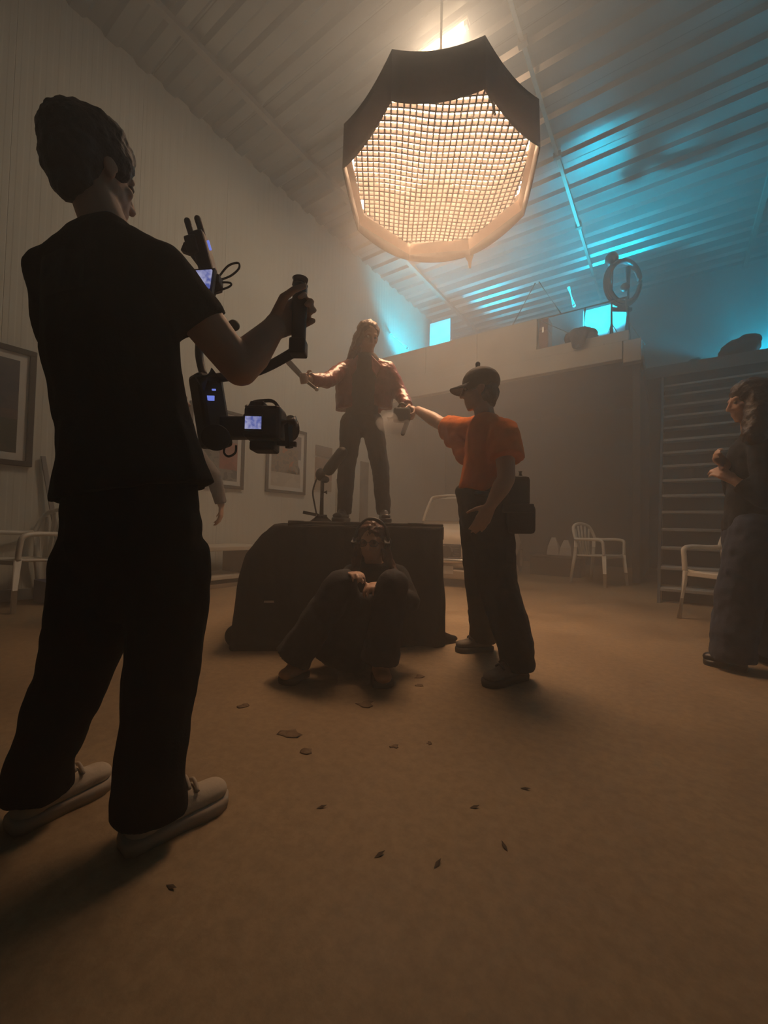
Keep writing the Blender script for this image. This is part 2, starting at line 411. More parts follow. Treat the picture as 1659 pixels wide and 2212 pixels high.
# ---------------------------------------------------------------- cyan wash lights up on the mezzanine
M['cyan'] = mat('cyan_led_face', (.1, .4, .6), .4, 0, .05, 40, emit=(.0, .62, 1.0), estr=9)
def wash(x, y, z, aim, label, w, hgt, energy, size=75):
    loc = Vector((x, y, z)); t = thing('wash_light', label, 'stage light', loc)
    d = (Vector(aim) - loc - UP * .3).normalized(); sx, sy, _ = frame_of(d); R_ = Matrix((sx, sy, d)).transposed()
    c = loc + UP * (.12 + hgt / 2)
    MB().box(c, (w, hgt, .07), M=R_).build('housing', M['black'], t, bevel=.01)
    MB().box(c + d * .038, (w * .92, hgt * .92, .006), M=R_).build('led_face', M['cyan'], t)
    for s in (-1, 1): MB().bar(c + sx * (w / 2 + .012) * s, c + sx * (w / 2 + .012) * s - UP * (hgt / 2 + .10), .012, .03).build('yoke_arm', M['dark'], t)
    MB().box(loc + UP * .015, (w + .05, .22, .03), M=Matrix((RT, FW, UP)).transposed()).build('foot', M['dark'], t, bevel=.004)
    l_ = bpy.data.lights.new('wash_lamp', 'SPOT'); l_.energy = energy; l_.color = CYAN_COL; l_.spot_size = rad(size); l_.spot_blend = .5; l_.shadow_soft_size = .08
    lo_ = bpy.data.objects.new('wash_lamp', l_); COL.objects.link(lo_); lo_.parent = t; lo_.location = c + d * .06 - loc
    lo_.rotation_euler = d.to_track_quat('-Z', 'Y').to_euler()
    return t
ZD = 3.62
wash(-4.10, 7.62, ZD, (-4.22, 8.3, 5.7), 'cyan LED wash light on the deck below the left white board', .30, .30, CYAN_W * 1.5, 120)
wash(-1.12, 7.62, ZD, (-.95, 8.0, 5.9), 'cyan LED wash light on the deck behind the railing under the ring stand', .42, .30, CYAN_W * 2.6, 105)
wash(1.15, 10.2, 3.61, (1.5, 6.0, 3.2), 'cyan LED wash light on the landing at the top of the stairs', .30, .30, CYAN_W * 2.0, 76)
M['foam'] = mat('white_foam_board', (.8, .8, .8), .8, 0, .03, 6)
for x0, x1, z1, lab in ((-4.53, -4.02, 5.40, 'tall white reflector board glowing cyan behind the left parapet'), (-1.33, -.62, 4.80, 'wide white reflector board glowing cyan behind the ring stand')):
    t = thing('reflector_board', lab, 'board', ((x0 + x1) / 2, 8.27, ZD + .005), 0, 'reflector boards on the mezzanine')
    MB().bb((x0, 8.255, ZD + .04), (x1, 8.275, z1)).build('sheet', M['foam'], t, bevel=.003)
    for x in (x0 + .05, x1 - .05): MB().bb((x - .015, 8.12, ZD + .005), (x + .015, 8.42, ZD + .038)).build('foot', M['dark'], t)
# ================================================================ people: builders
def skin_mat(name, c): return mat(name, c, .5, 0, .06, 14, .04, 60)
M['skinA'] = skin_mat('skin_light', (.55, .34, .24)); M['skinB'] = skin_mat('skin_warm', (.50, .30, .21))
M['eye'] = mat('eye', (.22, .17, .14), .15, 0, .2, 60)

def hand(b, wrist, d, pn, thumb, curl=.5, s=1., spread=.0):
    """palm, four unequal bent fingers and a thumb leaving the side of the palm"""
    d = d.normalized(); pn = (pn - d * pn.dot(d)).normalized(); x = d.cross(pn)
    if x.dot(thumb) < 0: x = -x
    for i in range(4):
        o = (.031 - .0205 * i) * s
        b.cap(wrist + x * o * .55, wrist + d * (.088 - .004 * abs(i - 1.3)) * s + x * o, .0135 * s, .0115 * s, n=8)
    b.cap(wrist - d * .02 * s, wrist + d * .06 * s, .026 * s, .030 * s, .5, pn, n=10)
    for i, (k, L) in enumerate(zip((.95, 1.06, 1.0, .80), (.0, .004, .002, -.006))):
        p = wrist + d * (.088 + L) * s + x * (.031 - .0205 * i) * s
        a = (1.5 - i) * spread; fd = (d * math.cos(a) + x * math.sin(a)).normalized(); ang = 0
        for seg, (ln, r, c_) in enumerate(((.044, .0092, .75), (.028, .0084, 1.0), (.022, .0076, .8))):
            ang += curl * c_
            v = fd * math.cos(ang) + pn * math.sin(ang); q = p + v * ln * k * s
            b.cap(p, q, r * s, r * s * .93, n=8); p = q
    p = wrist + d * .022 * s + x * .024 * s + pn * .006 * s
    v = (x * .62 + d * .62 + pn * (.25 + .45 * curl)).normalized()
    for ln, r in ((.045, .0135), (.033, .0105), (.026, .0092)):
        q = p + v * ln * s; b.cap(p, q, r * s, r * s * .9, n=8); p = q
        v = (v + pn * .38 * curl - x * .30 * curl + d * .12).normalized()

def head(b, c, f, up=UP, s=1.):
    f = f.normalized(); x = f.cross(up).normalized(); up = x.cross(f).normalized(); Mx = Matrix((x, f, up)).transposed()
    e = lambda off, r: b.ell(c + (x * off[0] + f * off[1] + up * off[2]) * s, Vector(r) * s, Mx)
    k = lambda a, a2, r1, r2: b.cap(c + (x * a[0] + f * a[1] + up * a[2]) * s, c + (x * a2[0] + f * a2[1] + up * a2[2]) * s, r1 * s, r2 * s, n=10)
    e((0, -.012, .025), (.075, .092, .092)); e((0, .02, -.035), (.062, .07, .078)); e((0, .05, -.082), (.036, .034, .03))
    k((-.045, 0, -.075), (-.012, .062, -.10), .018, .016); k((.045, 0, -.075), (.012, .062, -.10), .018, .016)
    k((0, .086, .012), (0, .104, -.030), .0085, .0135); e((-.013, .09, -.033), (.009, .010, .008)); e((.013, .09, -.033), (.009, .010, .008))
    k((-.034, .074, .024), (.034, .074, .024), .012, .012); k((-.018, .080, -.060), (.018, .080, -.060), .0085, .0085); k((-.015, .079, -.071), (.015, .079, -.071), .009, .009)
    e((-.042, .06, -.022), (.018, .018, .016)); e((.042, .06, -.022), (.018, .018, .016))
    for sg in (-1, 1): e((sg * .076, -.006, -.008), (.010, .019, .032)); e((sg * .074, -.002, -.032), (.009, .011, .012))
def eyes(root, c, f, up=UP, s=1.):
    f = f.normalized(); x = f.cross(up).normalized(); up = x.cross(f).normalized()
    for sg in (-1, 1): MB().ell(c + (x * .031 * sg + f * .0755 + up * .004) * s, .0105 * s, n=10, m=8).build('eye', M['eye'], root, True)

def figure(root, J, sk, voxel=.006, s=1.):
    """one continuous body from head to ankles with both hands"""
    b = MB(); tf = J['tf'].normalized(); up = J.get('up', UP)
    head(b, J['hd'], J['hf'], J.get('hup', UP), s)
    b.cap(J['nk'], J['hd'] - up * .05 * s - J['hf'].normalized() * .012, .058 * s, .052 * s)
    ch = J.get('chest', (J['shL'] + J['shR']) / 2 - (J['nk'] - J['pel']).normalized() * .12)
    b.cap(J['nk'] - (J['nk'] - ch) * .3, ch, .085 * s, .135 * s, .68, tf); b.cap(ch, J['pel'], .140 * s, .135 * s, .68, tf)
    b.cap(J['hipL'], J['hipR'], .085 * s, .085 * s)
    for q in 'LR':
        b.cap(J['nk'] - UP * .01, J['sh' + q], .045 * s, .052 * s)
        am = s * J.get('am', 1.); b.cap(J['sh' + q], J['el' + q], .052 * am, .041 * am); b.cap(J['el' + q], J['el' + q].lerp(J['wr' + q], .35), .041 * am, .043 * am); b.cap(J['el' + q].lerp(J['wr' + q], .35), J['wr' + q], .043 * am, .027 * am)
        dv = J.get('hd' + q, J['wr' + q] - J['el' + q]); pn, th, cu = J['hn' + q]
        hand(b, J['wr' + q], dv, pn, th, cu, s * J.get('hs', 1.))
        b.cap(J['hip' + q], J['kn' + q], .082 * s, .056 * s); b.cap(J['kn' + q], J['kn' + q].lerp(J['an' + q], .35), .055 * s, .056 * s); b.cap(J['kn' + q].lerp(J['an' + q], .35), J['an' + q], .056 * s, .036 * s)
        if 'toe' + q in J: b.cap(J['an' + q] - UP * .03, J['toe' + q], .034 * s, .026 * s, .7, UP)
    o = b.skin('body', sk, root, voxel, 5)
    eyes(root, J['hd'], J['hf'], J.get('hup', UP), s)
    return o

def shoe(root, heel, toe, m_up, m_sole, m_lace, w=.045, h=.085, laces=3, coll=True):
    heel = Vector(heel); toe = Vector(toe); heel.z = toe.z = min(heel.z, toe.z); d = (toe - heel); L = d.length; d = d / L; x = d.cross(UP).normalized()
    pt = lambda u, v, z: heel + d * u * L + x * v + UP * z
    out = [(0, .55), (.06, .8), (.25, .82), (.5, .85), (.7, 1.0), (.84, .98), (.94, .74), (1, .25)]
    poly = [(u, w * k) for u, k in out] + [(u, -w * k) for u, k in reversed(out)]; n = len(poly)
    vs_ = [pt(u, v, 0) for u, v in poly] + [pt(u - .008 if u < .5 else u + .01, v * 1.06, .020) for u, v in poly] + [pt(u, v, .032) for u, v in poly]
    fs = [tuple(reversed(range(n))), tuple(range(2 * n, 3 * n))] + [(r * n + i, r * n + (i + 1) % n, r * n + n + (i + 1) % n, r * n + n + i) for r in (0, 1) for i in range(n)]
    b = MB()
    b.cap(pt(.16, 0, .05), pt(.86, 0, .045), w * .86, w * .84, .62, UP); b.cap(pt(.18, 0, .045), pt(.45, 0, .075), w * .84, w * .75, .9, UP)
    b.cap(pt(.45, 0, .075), pt(.80, 0, .045), w * .72, w * .66, .7, UP)
    if coll: b.cap(pt(.22, 0, .05), pt(.20, 0, h + .02), w * .8, w * .82, 1., None, e2=False)
    o = b.skin('shoe', m_up, root, .006, 4)
    MB().add(vs_, fs).build('sole', m_sole, o, True)
    if laces:
        for i in range(laces):
            u = .46 + .085 * i; z = .128 - .016 * i
            MB().tube([pt(u, -w * .62, z - .018), pt(u + .01, 0, z), pt(u, w * .62, z - .018)], .0055, 6, 4).build('lace', m_lace, o, True)
    return o

def hairblob(root, m, parts, voxel=.008, fold=.012, fs=28, it=3, name='hair'):
    b = MB()
    for a in parts:
        if a[0] == 'e': b.ell(*a[1:])
        else: b.cap(*a[1:])
    return b.skin(name, m, root, voxel, it, fold, fs)
def HM(f, up=UP):
    f = f.normalized(); x = f.cross(up).normalized(); return Matrix((x, f, x.cross(f))).transposed()
M['hair_dark'] = mat('dark_hair', (.022, .014, .010), .55, 0, .3, 40, .5, 60)
M['hair_brown'] = mat('brown_hair', (.05, .028, .016), .5, 0, .3, 40, .5, 60)
M['hair_red'] = mat('auburn_hair', (.10, .042, .024), .45, 0, .3, 40, .5, 60)
M['tee_black'] = mat('black_cotton', (.010, .010, .012), .95, 0, .15, 30, .15, 120, spec=.15)
M['denim_black'] = mat('black_trouser_cloth', (.008, .008, .009), .95, 0, .15, 30, .15, 150, spec=.15)
M['sneaker'] = mat('cream_canvas', (.50, .43, .33), .8, 0, .08, 20, .1, 120)
M['sole'] = mat('pale_rubber', (.42, .35, .27), .7, 0, .08, 20)
M['patch'] = mat('leather_patch', (.06, .045, .03), .6, 0, .2, 40)
G = lambda px, py, z=0.: on(px, py, 2, z)

# ---------------------------------------------------------------- camera operator with his back to us
heR, toR = G(262, 1842), G(487, 1726); heL, toL = G(18, 1800), G(236, 1690)
dR = (toR - heR).normalized(); dL = (toL - heL).normalized()
A = thing('person', 'camera operator in black T-shirt and black trousers seen from behind in the foreground', 'person', (heR + heL) / 2)
fa = (FW * .90 + RT * .43)
J = dict(tf=fa, hs=1.2, am=1.22, hd=P(205, 372, 1.10), hf=(RT * .40 + FW * .91 - UP * .05), nk=P(232, 500, 1.10), shL=P(118, 590, 1.16), shR=P(352, 585, 1.06),
         elL=P(190, 850, 1.34), wrL=P(300, 870, 1.48), hnL=(RT, UP, 1.0), elR=P(518, 795, 1.17), wrR=P(592, 708, 1.25), hnR=(RT * .78 - FW * .55 + UP * .1, UP, 1.25),
         pel=P(285, 1040, 1.12), hipL=P(232, 1130, 1.14), hipR=P(345, 1130, 1.12), knL=P(176, 1420, 1.15), knR=P(352, 1410, 1.14),
         anL=heL + dL * .06 + UP * .10, anR=heR + dR * .06 + UP * .10)
J['hdR'] = RT * .42 + FW * .55 + UP * .62; GRIP = J['wrR'] + J['hdR'].normalized() * .088 + (RT * .78 - FW * .55).normalized() * .034
figure(A, J, M['skinA'], .0055)
b = MB()
b.cap(P(222, 605, 1.11), P(236, 740, 1.11), .188, .212, .60, fa); b.cap(P(236, 740, 1.11), P(272, 930, 1.11), .212, .200, .62, fa)
b.cap(P(272, 930, 1.11), P(288, 1066, 1.11), .202, .246, .66, fa, e2=False)
b.cap(J['nk'] - UP * .035, P(120, 592, 1.16), .066, .068); b.cap(J['nk'] - UP * .035, P(348, 585, 1.06), .066, .068)
b.cap(J['nk'] - UP * .05, J['nk'] + UP * .006, .085, .066, .95, fa, e2=False)
b.cap(P(352, 588, 1.06), P(432, 706, 1.115), .072, .082, 1, None, e2=False)
b.cap(P(116, 595, 1.16), P(150, 740, 1.26), .072, .076, 1, None, e2=False)
teeA = b.skin('t_shirt', M['tee_black'], A, .0085, 5, .007, 13, stretch=.55)
b = MB()
b.cap(P(285, 1030, 1.12), P(288, 1150, 1.12), .192, .212, .70, fa, e1=False); b.cap(P(288, 1150, 1.12), P(276, 1240, 1.12), .195, .14, .72, fa)
b.cap(P(212, 1215, 1.14), P(182, 1400, 1.15), .108, .100); b.cap(P(182, 1400, 1.15), J['anL'] + UP * .05, .100, .074); b.cap(J['anL'] + UP * .05, J['anL'] - UP * .035, .074, .080, e2=False)
b.cap(P(366, 1215, 1.10), P(356, 1400, 1.13), .108, .098); b.cap(P(356, 1400, 1.13), J['anR'] + UP * .05, .100, .080); b.cap(J['anR'] + UP * .05, J['anR'] - UP * .035, .080, .086, e2=False)
tro = b.skin('trousers', M['denim_black'], A, .0085, 5, .009, 10, stretch=.9)
pc = P(307, 1072, 1.12) - fa.normalized() * .128; px_ = fa.normalized().cross(UP)
MB().box(pc, (.052, .004, .036), M=Matrix((px_, fa.normalized(), UP)).transposed()).build('leather_patch', M['patch'], tro, bevel=.003)
shoe(A, heR, toR, M['sneaker'], M['sole'], M['sole'], .050, .07); shoe(A, heL, toL, M['sneaker'], M['sole'], M['sole'], .050, .07)
hm = HM(J['hf']); hc = J['hd']; hf = J['hf'].normalized()
hairblob(A, M['hair_dark'], [('e', hc + UP * .045 - hf * .030, (.090, .100, .078), hm), ('e', hc + UP * .0 - hf * .055, (.084, .066, .092), hm), ('e', hc + UP * .078 - hf * .02, (.078, .090, .052), hm),
                             ('e', hc - UP * .062 - hf * .052, (.062, .045, .055), hm), ('e', hc + UP * .070 + hf * .035, (.076, .058, .046), hm), ('e', hc + UP * .066 - hf.cross(UP) * .03, (.062, .08, .05), hm), ('e', hc + UP * .03 + hf * .01 - hf.cross(UP) * .06, (.028, .05, .05), hm), ('e', hc + UP * .03 + hf * .01 + hf.cross(UP) * .06, (.034, .055, .055), hm), ('e', hc + UP * .085 - hf * .01 + hf.cross(UP) * .03, (.06, .07, .04), hm)], .007, .005, 48, 5)
# faint print on the back of the shirt
pm_ = MB(); pc2 = P(232, 640, 1.11) - fa.normalized() * .16; ps_ = fa.normalized().cross(UP)
for i in range(13):
    for j in range(9): pm_.v.append(tuple(pc2 + ps_ * (i / 12 - .5) * .20 + UP * (j / 8 - .5) * .11))
for i in range(12):
    for j in range(8): pm_.f.append((i * 9 + j, (i + 1) * 9 + j, (i + 1) * 9 + j + 1, i * 9 + j + 1))
pr_ = pm_.build('shirt_print', mat('faded_shirt_print', (.010, .010, .012), .9, 0, .1, 38, col2=(.030, .028, .028), spec=.15), teeA, True)
sw_ = pr_.modifiers.new('wrap', 'SHRINKWRAP'); sw_.target = teeA; sw_.wrap_method = 'NEAREST_SURFACEPOINT'; sw_.offset = .002
# ---------------------------------------------------------------- performer on the box
ZB = .80
Bf = (-FW - RT * .12)
B = thing('person', 'performer in red leather jacket and dark trousers standing on the black box with a dagger', 'person', P(785, 1131, 3.25))
B.location.z = ZB
db = 3.25
J = dict(tf=Bf, hd=P(796, 728, db - .03), hf=(-FW * .75 + RT * .35 - UP * .42), hup=UP, nk=P(792, 774, db), shR=P(742, 795, db + .02), shL=P(838, 795, db - .02),
         elR=P(706, 822, db - .20), wrR=P(667, 819, db - .36), hnR=(-UP * .3 - FW, UP, 1.2), elL=P(866, 852, db - .05), wrL=P(882, 880, db - .22), hnL=(-RT, -FW, .9),
         pel=P(781, 892, db), hipR=P(760, 912, db), hipL=P(803, 912, db), knR=P(748, 1014, db - .06), knL=P(822, 1012, db - .04), anR=P(744, 1102, db), anL=P(829, 1100, db))
J['hdR'] = P(652, 818, db - .42) - J['wrR']; J['hdL'] = P(895, 893, db - .27) - J['wrL']
for q in 'LR': J['an' + q].z = ZB + .10
figure(B, J, M['skinB'], .0065, .94)
M['jacket'] = mat('red_leather', (.26, .055, .045), .33, 0, .18, 18, .25, 60, spec=.6)
M['top_dark'] = mat('dark_knit', (.030, .024, .022), .8, 0, .15, 30, .1, 90)
M['trouser_dark'] = mat('charcoal_trousers', (.030, .028, .028), .75, 0, .15, 25, .12, 80)
M['boot_black'] = mat('black_leather', (.018, .016, .016), .4, 0, .2, 30, .1, 60)
b = MB(); b.cap(P(791, 790, db - .01), P(784, 850, db - .015), .125, .125, .68, Bf); b.cap(P(784, 850, db - .015), P(781, 902, db - .01), .122, .132, .70, Bf, e2=False)
b.cap(J['nk'] - UP * .03, J['nk'] + UP * .012, .062, .054, .95, Bf, e2=False); b.skin('dark_top', M['top_dark'], B, .009, 4, .004, 16)
b = MB()                                            # jacket: open front, so it is built as two halves and a back
fx = Bf.normalized().cross(UP)
for sg, sh, hip in ((1, 'shR', P(748, 884, db)), (-1, 'shL', P(826, 880, db))):
    s_ = J[sh]
    b.cap(s_.lerp(J['nk'], .35) - UP * .02, s_ - UP * .02, .062, .066)
    b.cap(s_.lerp(J['nk'], .15) - UP * .06, hip.lerp(J['pel'], .12), .092, .098, .92, Bf, e2=False)
b.cap(J['nk'] - UP * .06 - Bf.normalized() * .075, J['pel'] + UP * .03 - Bf.normalized() * .075, .14, .15, .40, Bf, e2=False)
b.cap(J['shR'] - UP * .015, J['elR'], .066, .056); b.cap(J['elR'], J['elR'].lerp(J['wrR'], .92), .056, .044, e2=False)
b.cap(J['shL'] - UP * .015, J['elL'], .066, .058); b.cap(J['elL'], J['elL'].lerp(J['wrL'], .92), .058, .044, e2=False)
jk = b.skin('leather_jacket', M['jacket'], B, .008, 4, .006, 20)
for sg, sh in ((1, 'shR'), (-1, 'shL')):            # lapels
    a = J['nk'].lerp(J[sh], .28) + Bf.normalized() * .085 + UP * .02
    s_ = (J[sh] - J['nk']).normalized()
    MB().add([a, a + s_ * .085 - UP * .05 + Bf.normalized() * .01, a + s_ * .055 - UP * .16 + Bf.normalized() * .03, a + s_ * .012 - UP * .12 + Bf.normalized() * .03,
              a - Bf.normalized() * .03, a + s_ * .085 - UP * .05 - Bf.normalized() * .03, a + s_ * .055 - UP * .16, a + s_ * .012 - UP * .12], [(0, 1, 2, 3), (7, 6, 5, 4), (0, 4, 5, 1), (1, 5, 6, 2), (2, 6, 7, 3), (3, 7, 4, 0)]).build('lapel', M['jacket'], jk, bevel=.006)
b = MB(); b.cap(J['pel'] + UP * .02, J['pel'] - UP * .07, .125, .132, .72, Bf, e1=False)
for q in 'LR':
    b.cap(J['hip' + q], J['kn' + q], .090, .070); b.cap(J['kn' + q], J['an' + q] - UP * .035, .070, .056, e2=False)
b.skin('trousers', M['trouser_dark'], B, .009, 5, .006, 14)
for q, tp in (('R', P(724, 1124, db - .20)), ('L', P(836, 1122, db - .24))):
    a = J['an' + q].copy(); a.z = ZB; t = tp.copy(); t.z = ZB; dd = (t - a).normalized()
    shoe(B, a - dd * .06, a + dd * .20, M['boot_black'], M['black'], M['black'], .043, .10, 0)
hc = J['hd']; hf = J['hf'].normalized(); hm = HM(J['hf'])
hairblob(B, M['hair_red'], [('e', hc + UP * .045 - hf * .016, (.088, .104, .086), hm), ('c', hc - RT * .06 + hf * .05 + UP * .03, P(768, 752, db - .04), .028, .022), ('c', hc - hf * .05 - RT * .05, P(765, 765, db + .06), .05, .045), ('c', P(765, 765, db + .06), P(750, 800, db + .1), .045, .03),
                            ('c', hc - hf * .05, P(790, 785, db + .14), .06, .05), ('c', hc - RT * .07 + UP * .01, P(757, 772, db + .02), .028, .024)], .008, .008, 30)

# ---------------------------------------------------------------- man in the orange shirt
dc = 2.38
Cf = (-RT * .93 + FW * .30)
he1, to1 = G(1134, 1464), G(1046, 1484); he2, to2 = G(1062, 1404), G(985, 1408)
Cc = thing('person', 'man in orange T-shirt and dark cap reaching toward the performer on the box', 'person', (he1 + he2) / 2)
J = dict(tf=Cf, hd=P(1036, 842, dc), hf=(-RT * .98 + FW * .2 - UP * .06), nk=P(1048, 903, dc), shR=P(1010, 930, dc + .17), shL=P(1088, 936, dc - .14),
         elR=P(952, 915, dc + .42), wrR=P(903, 886, dc + .62), hnR=(-UP, -FW, .5), am=1.1, elL=P(1094, 1034, dc - .23), wrL=P(1060, 1092, dc - .24), hnL=(FW, -RT + FW * .3, .35),
         pel=P(1040, 1055, dc), hipR=P(1030, 1085, dc + .08), hipL=P(1058, 1085, dc - .05), knR=P(1040, 1260, dc + .10), knL=P(1074, 1265, dc - .10),
         anR=he2 + (to2 - he2).normalized() * .06 + UP * .10, anL=he1 + (to1 - he1).normalized() * .06 + UP * .10)
J['hdR'] = P(880, 876, dc + .70) - J['wrR']; J['hdL'] = P(1040, 1128, dc - .22) - J['wrL']
figure(Cc, J, M['skinA'], .006)
M['orange'] = mat('orange_cotton', (.78, .19, .022), .85, 0, .08, 12, .12, 100, spec=.2)
M['trouser_c'] = mat('dark_work_trousers', (.020, .019, .017), .85, 0, .15, 25, .15, 70)
M['cap'] = mat('dark_cap_cloth', (.020, .018, .017), .8, 0, .15, 40, .1, 120)
M['shoe_grey'] = mat('grey_suede', (.13, .115, .095), .85, 0, .12, 30, .1, 80)
M['rubber_dark'] = mat('dark_rubber', (.03, .028, .025), .7, 0, .12, 30)
b = MB()
b.cap(P(1050, 945, dc), P(1048, 1000, dc), .150, .148, .78, Cf); b.cap(P(1048, 1000, dc), P(1036, 1064, dc), .146, .146, .84, Cf, e2=False)
b.cap(J['nk'] - UP * .035, J['shR'], .068, .076); b.cap(J['nk'] - UP * .035, J['shL'], .068, .078); b.cap(J['nk'] - UP * .04, J['nk'] + UP * .008, .078, .062, .95, Cf, e2=False)
b.cap(J['shR'], P(966, 925, dc + .34), .078, .082, e2=False); b.cap(P(995, 945, dc + .2), P(975, 950, dc + .29), .07, .05); b.cap(P(1005, 985, dc + .12), P(990, 960, dc + .22), .06, .05)
b.cap(J['shL'], P(1094, 992, dc - .20), .082, .092, e2=False)
b.skin('t_shirt', M['orange'], Cc, .0085, 5, .007, 13, stretch=.6)
b = MB(); b.cap(P(1036, 1050, dc), P(1042, 1110, dc), .135, .140, .95, Cf, e1=False); b.cap(P(1000, 1062, dc + .02), P(1010, 1088, dc + .02), .045, .05)
for q, r0, r1, r2 in (('R', .112, .100, .085), ('L', .122, .112, .092)):
    b.cap(J['hip' + q], J['kn' + q], r0, r1); b.cap(J['kn' + q], J['an' + q] + UP * .06, r1, r2); b.cap(J['an' + q] + UP * .06, J['an' + q] - UP * .045, r2, r2 * .97, e2=False)
b.skin('trousers', M['trouser_c'], Cc, .009, 5, .009, 11)
shoe(Cc, he1, to1, M['shoe_grey'], M['rubber_dark'], M['rubber_dark'], .050, .06); shoe(Cc, he2, to2, M['shoe_grey'], M['rubber_dark'], M['rubber_dark'], .050, .06)
hc = J['hd']; hf = J['hf'].normalized(); hm = HM(J['hf'])
hairblob(Cc, M['hair_dark'], [('e', hc - hf * .045 - UP * .02, (.082, .062, .085), hm), ('e', hc - hf * .055 - UP * .075, (.055, .04, .04), hm)], .008, .008, 30)
b = MB(); b.ell(hc + UP * .045 - hf * .008, (.090, .108, .086), hm); b.cap(hc + UP * .005 - hf * .02, hc + UP * .03 - hf * .01, .088, .09, 1.12, hf, e1=False)
cp = b.skin('cap', M['cap'], Cc, .006, 4)
x_ = hf.cross(UP).normalized(); bv = []; nb = 9
for i in range(nb):
    a = math.pi * i / (nb - 1); wx = math.cos(a) * .078; wy = .085 + math.sin(a) * .085
    for z in (.022, .030): bv.append(hc + x_ * wx + hf * wy + UP * (z - .10 * (math.cos(a)) ** 2 * .25 - .012 * math.sin(a)))
for i in range(nb):
    a = math.pi * i / (nb - 1); wx = math.cos(a) * .078
    for z in (.022, .030): bv.append(hc + x_ * wx * .9 + hf * .055 + UP * z)
bf_ = []
for i in range(nb - 1):
    o_ = 2 * i; k_ = 2 * nb + 2 * i
    bf_ += [(o_, o_ + 2, k_ + 2, k_), (o_ + 1, k_ + 1, k_ + 3, o_ + 3), (o_, o_ + 1, o_ + 3, o_ + 2)]
MB().add(bv, bf_).build('brim', M['cap'], cp, True)
MB().cap(hc + UP * .128 + hf * .012, hc + UP * .150 + hf * .012, .011, .014, n=10).build('cap_button', M['cap'], cp, True)

# ---------------------------------------------------------------- seated sound recordist
dd_ = 2.45
Df = (-FW)
feL, feR = G(612, 1480), G(829, 1488)
D = thing('person', 'person with headphones and glasses sitting on the floor against the black box, knees up', 'person', G(790, 1400))
pel = CW(-.10, 2.45, .12)
J = dict(tf=Df, hd=P(803, 1170, dd_ - .02), hf=(-FW - RT * .18 - UP * .10), nk=P(808, 1222, dd_ + .02), shR=P(760, 1240, dd_), shL=P(858, 1240, dd_),
         elR=P(720, 1290, dd_ - .12), wrR=P(752, 1246, dd_ - .28), hnR=(-UP, RT, .6), elL=P(888, 1300, dd_ - .12), wrL=P(835, 1262, dd_ - .28), hnL=(-UP, -RT, .6),
         pel=pel, hipR=pel - RT * .09 - UP * .01, hipL=pel + RT * .09 - UP * .01, knR=P(738, 1262, 2.12), knL=P(848, 1262, 2.10),
         anR=CW((640 - 829) / F * 2.12, 2.12, .10), anL=CW((826 - 829) / F * 2.08, 2.10, .10))
J['chest'] = P(806, 1268, dd_ + .02)
J['hdR'] = P(768, 1236, dd_ - .36) - J['wrR']; J['hdL'] = P(800, 1262, dd_ - .36) - J['wrL']
figure(D, J, M['skinA'], .006, .94)
M['jumper_dark'] = mat('dark_jumper', (.020, .018, .016), .9, 0, .15, 25, .15, 80)
M['jeans_dark'] = mat('dark_denim', (.032, .032, .036), .9, 0, .2, 25, .15, 120)
M['boot_tan'] = mat('tan_boot_leather', (.42, .22, .11), .6, 0, .15, 20, .1, 50)
b = MB(); b.cap(P(807, 1255, dd_), J['chest'], .125, .140, .72, Df); b.cap(J['chest'], pel, .145, .155, .8, Df); b.cap(J['nk'] - UP * .03, J['nk'], .066, .056, e2=False)
for q in 'LR':
    b.cap(J['nk'] - UP * .03, J['sh' + q], .058, .062); b.cap(J['sh' + q], J['el' + q], .062, .055); b.cap(J['el' + q], J['el' + q].lerp(J['wr' + q], .9), .055, .042, e2=False)
b.skin('jumper', M['jumper_dark'], D, .009, 5, .006, 14)
b = MB(); b.cap(J['hipR'], J['hipL'], .115, .115)
for q in 'LR':
    b.cap(J['hip' + q], J['kn' + q], .105, .082); b.cap(J['kn' + q], J['kn' + q].lerp(J['an' + q], .55), .082, .088); b.cap(J['kn' + q].lerp(J['an' + q], .55), J['an' + q] + UP * .0, .088, .098, e2=False)
fl_ = J['anR'].lerp(J['anL'], .45) + FW * .16; fl_.z = .03
b.cap(J['knR'].lerp(J['knL'], .5) - UP * .12 + FW * .10, fl_, .09, .16, .4, FW, e2=False)
b.skin('wide_trousers', M['jeans_dark'], D, .009, 5, .009, 11)
shoe(D, J['anR'] + CW(.05, .06, -J['anR'].z) * 1, feL, M['boot_tan'], M['rubber_dark'], M['rubber_dark'], .052, .09, 2)
shoe(D, J['anL'] + CW(.0, .07, -J['anL'].z), feR, M['boot_tan'], M['rubber_dark'], M['rubber_dark'], .052, .09, 2)
hc = J['hd']; hf = J['hf'].normalized(); hm = HM(J['hf'])
hairblob(D, M['hair_red'], [('e', hc + UP * .042 - hf * .022, (.084, .098, .086), hm), ('c', hc - RT * .075 + UP * .0, P(768, 1225, dd_ - .03), .022, .03), ('c', P(768, 1225, dd_ - .03), P(765, 1262, dd_ - .09), .03, .018),
                            ('c', hc + RT * .075, P(840, 1215, dd_ - .02), .022, .03), ('c', P(840, 1215, dd_ - .02), P(858, 1240, dd_ - .06), .03, .016), ('c', hc - hf * .05, P(808, 1220, dd_ + .08), .06, .06)], .007, .007, 32)
hp = thing('headphones', 'black over-ear headphones worn by the seated person at the box', 'headphones', hc)
xh = hf.cross(UP).normalized()
MB().tube([hc + xh * .098 * math.cos(a) + UP * (.005 + .128 * math.sin(a)) - hf * .005 for a in [math.pi * i / 8 for i in range(9)]], .010, 8, 4).build('headband', M['black'], hp, True)
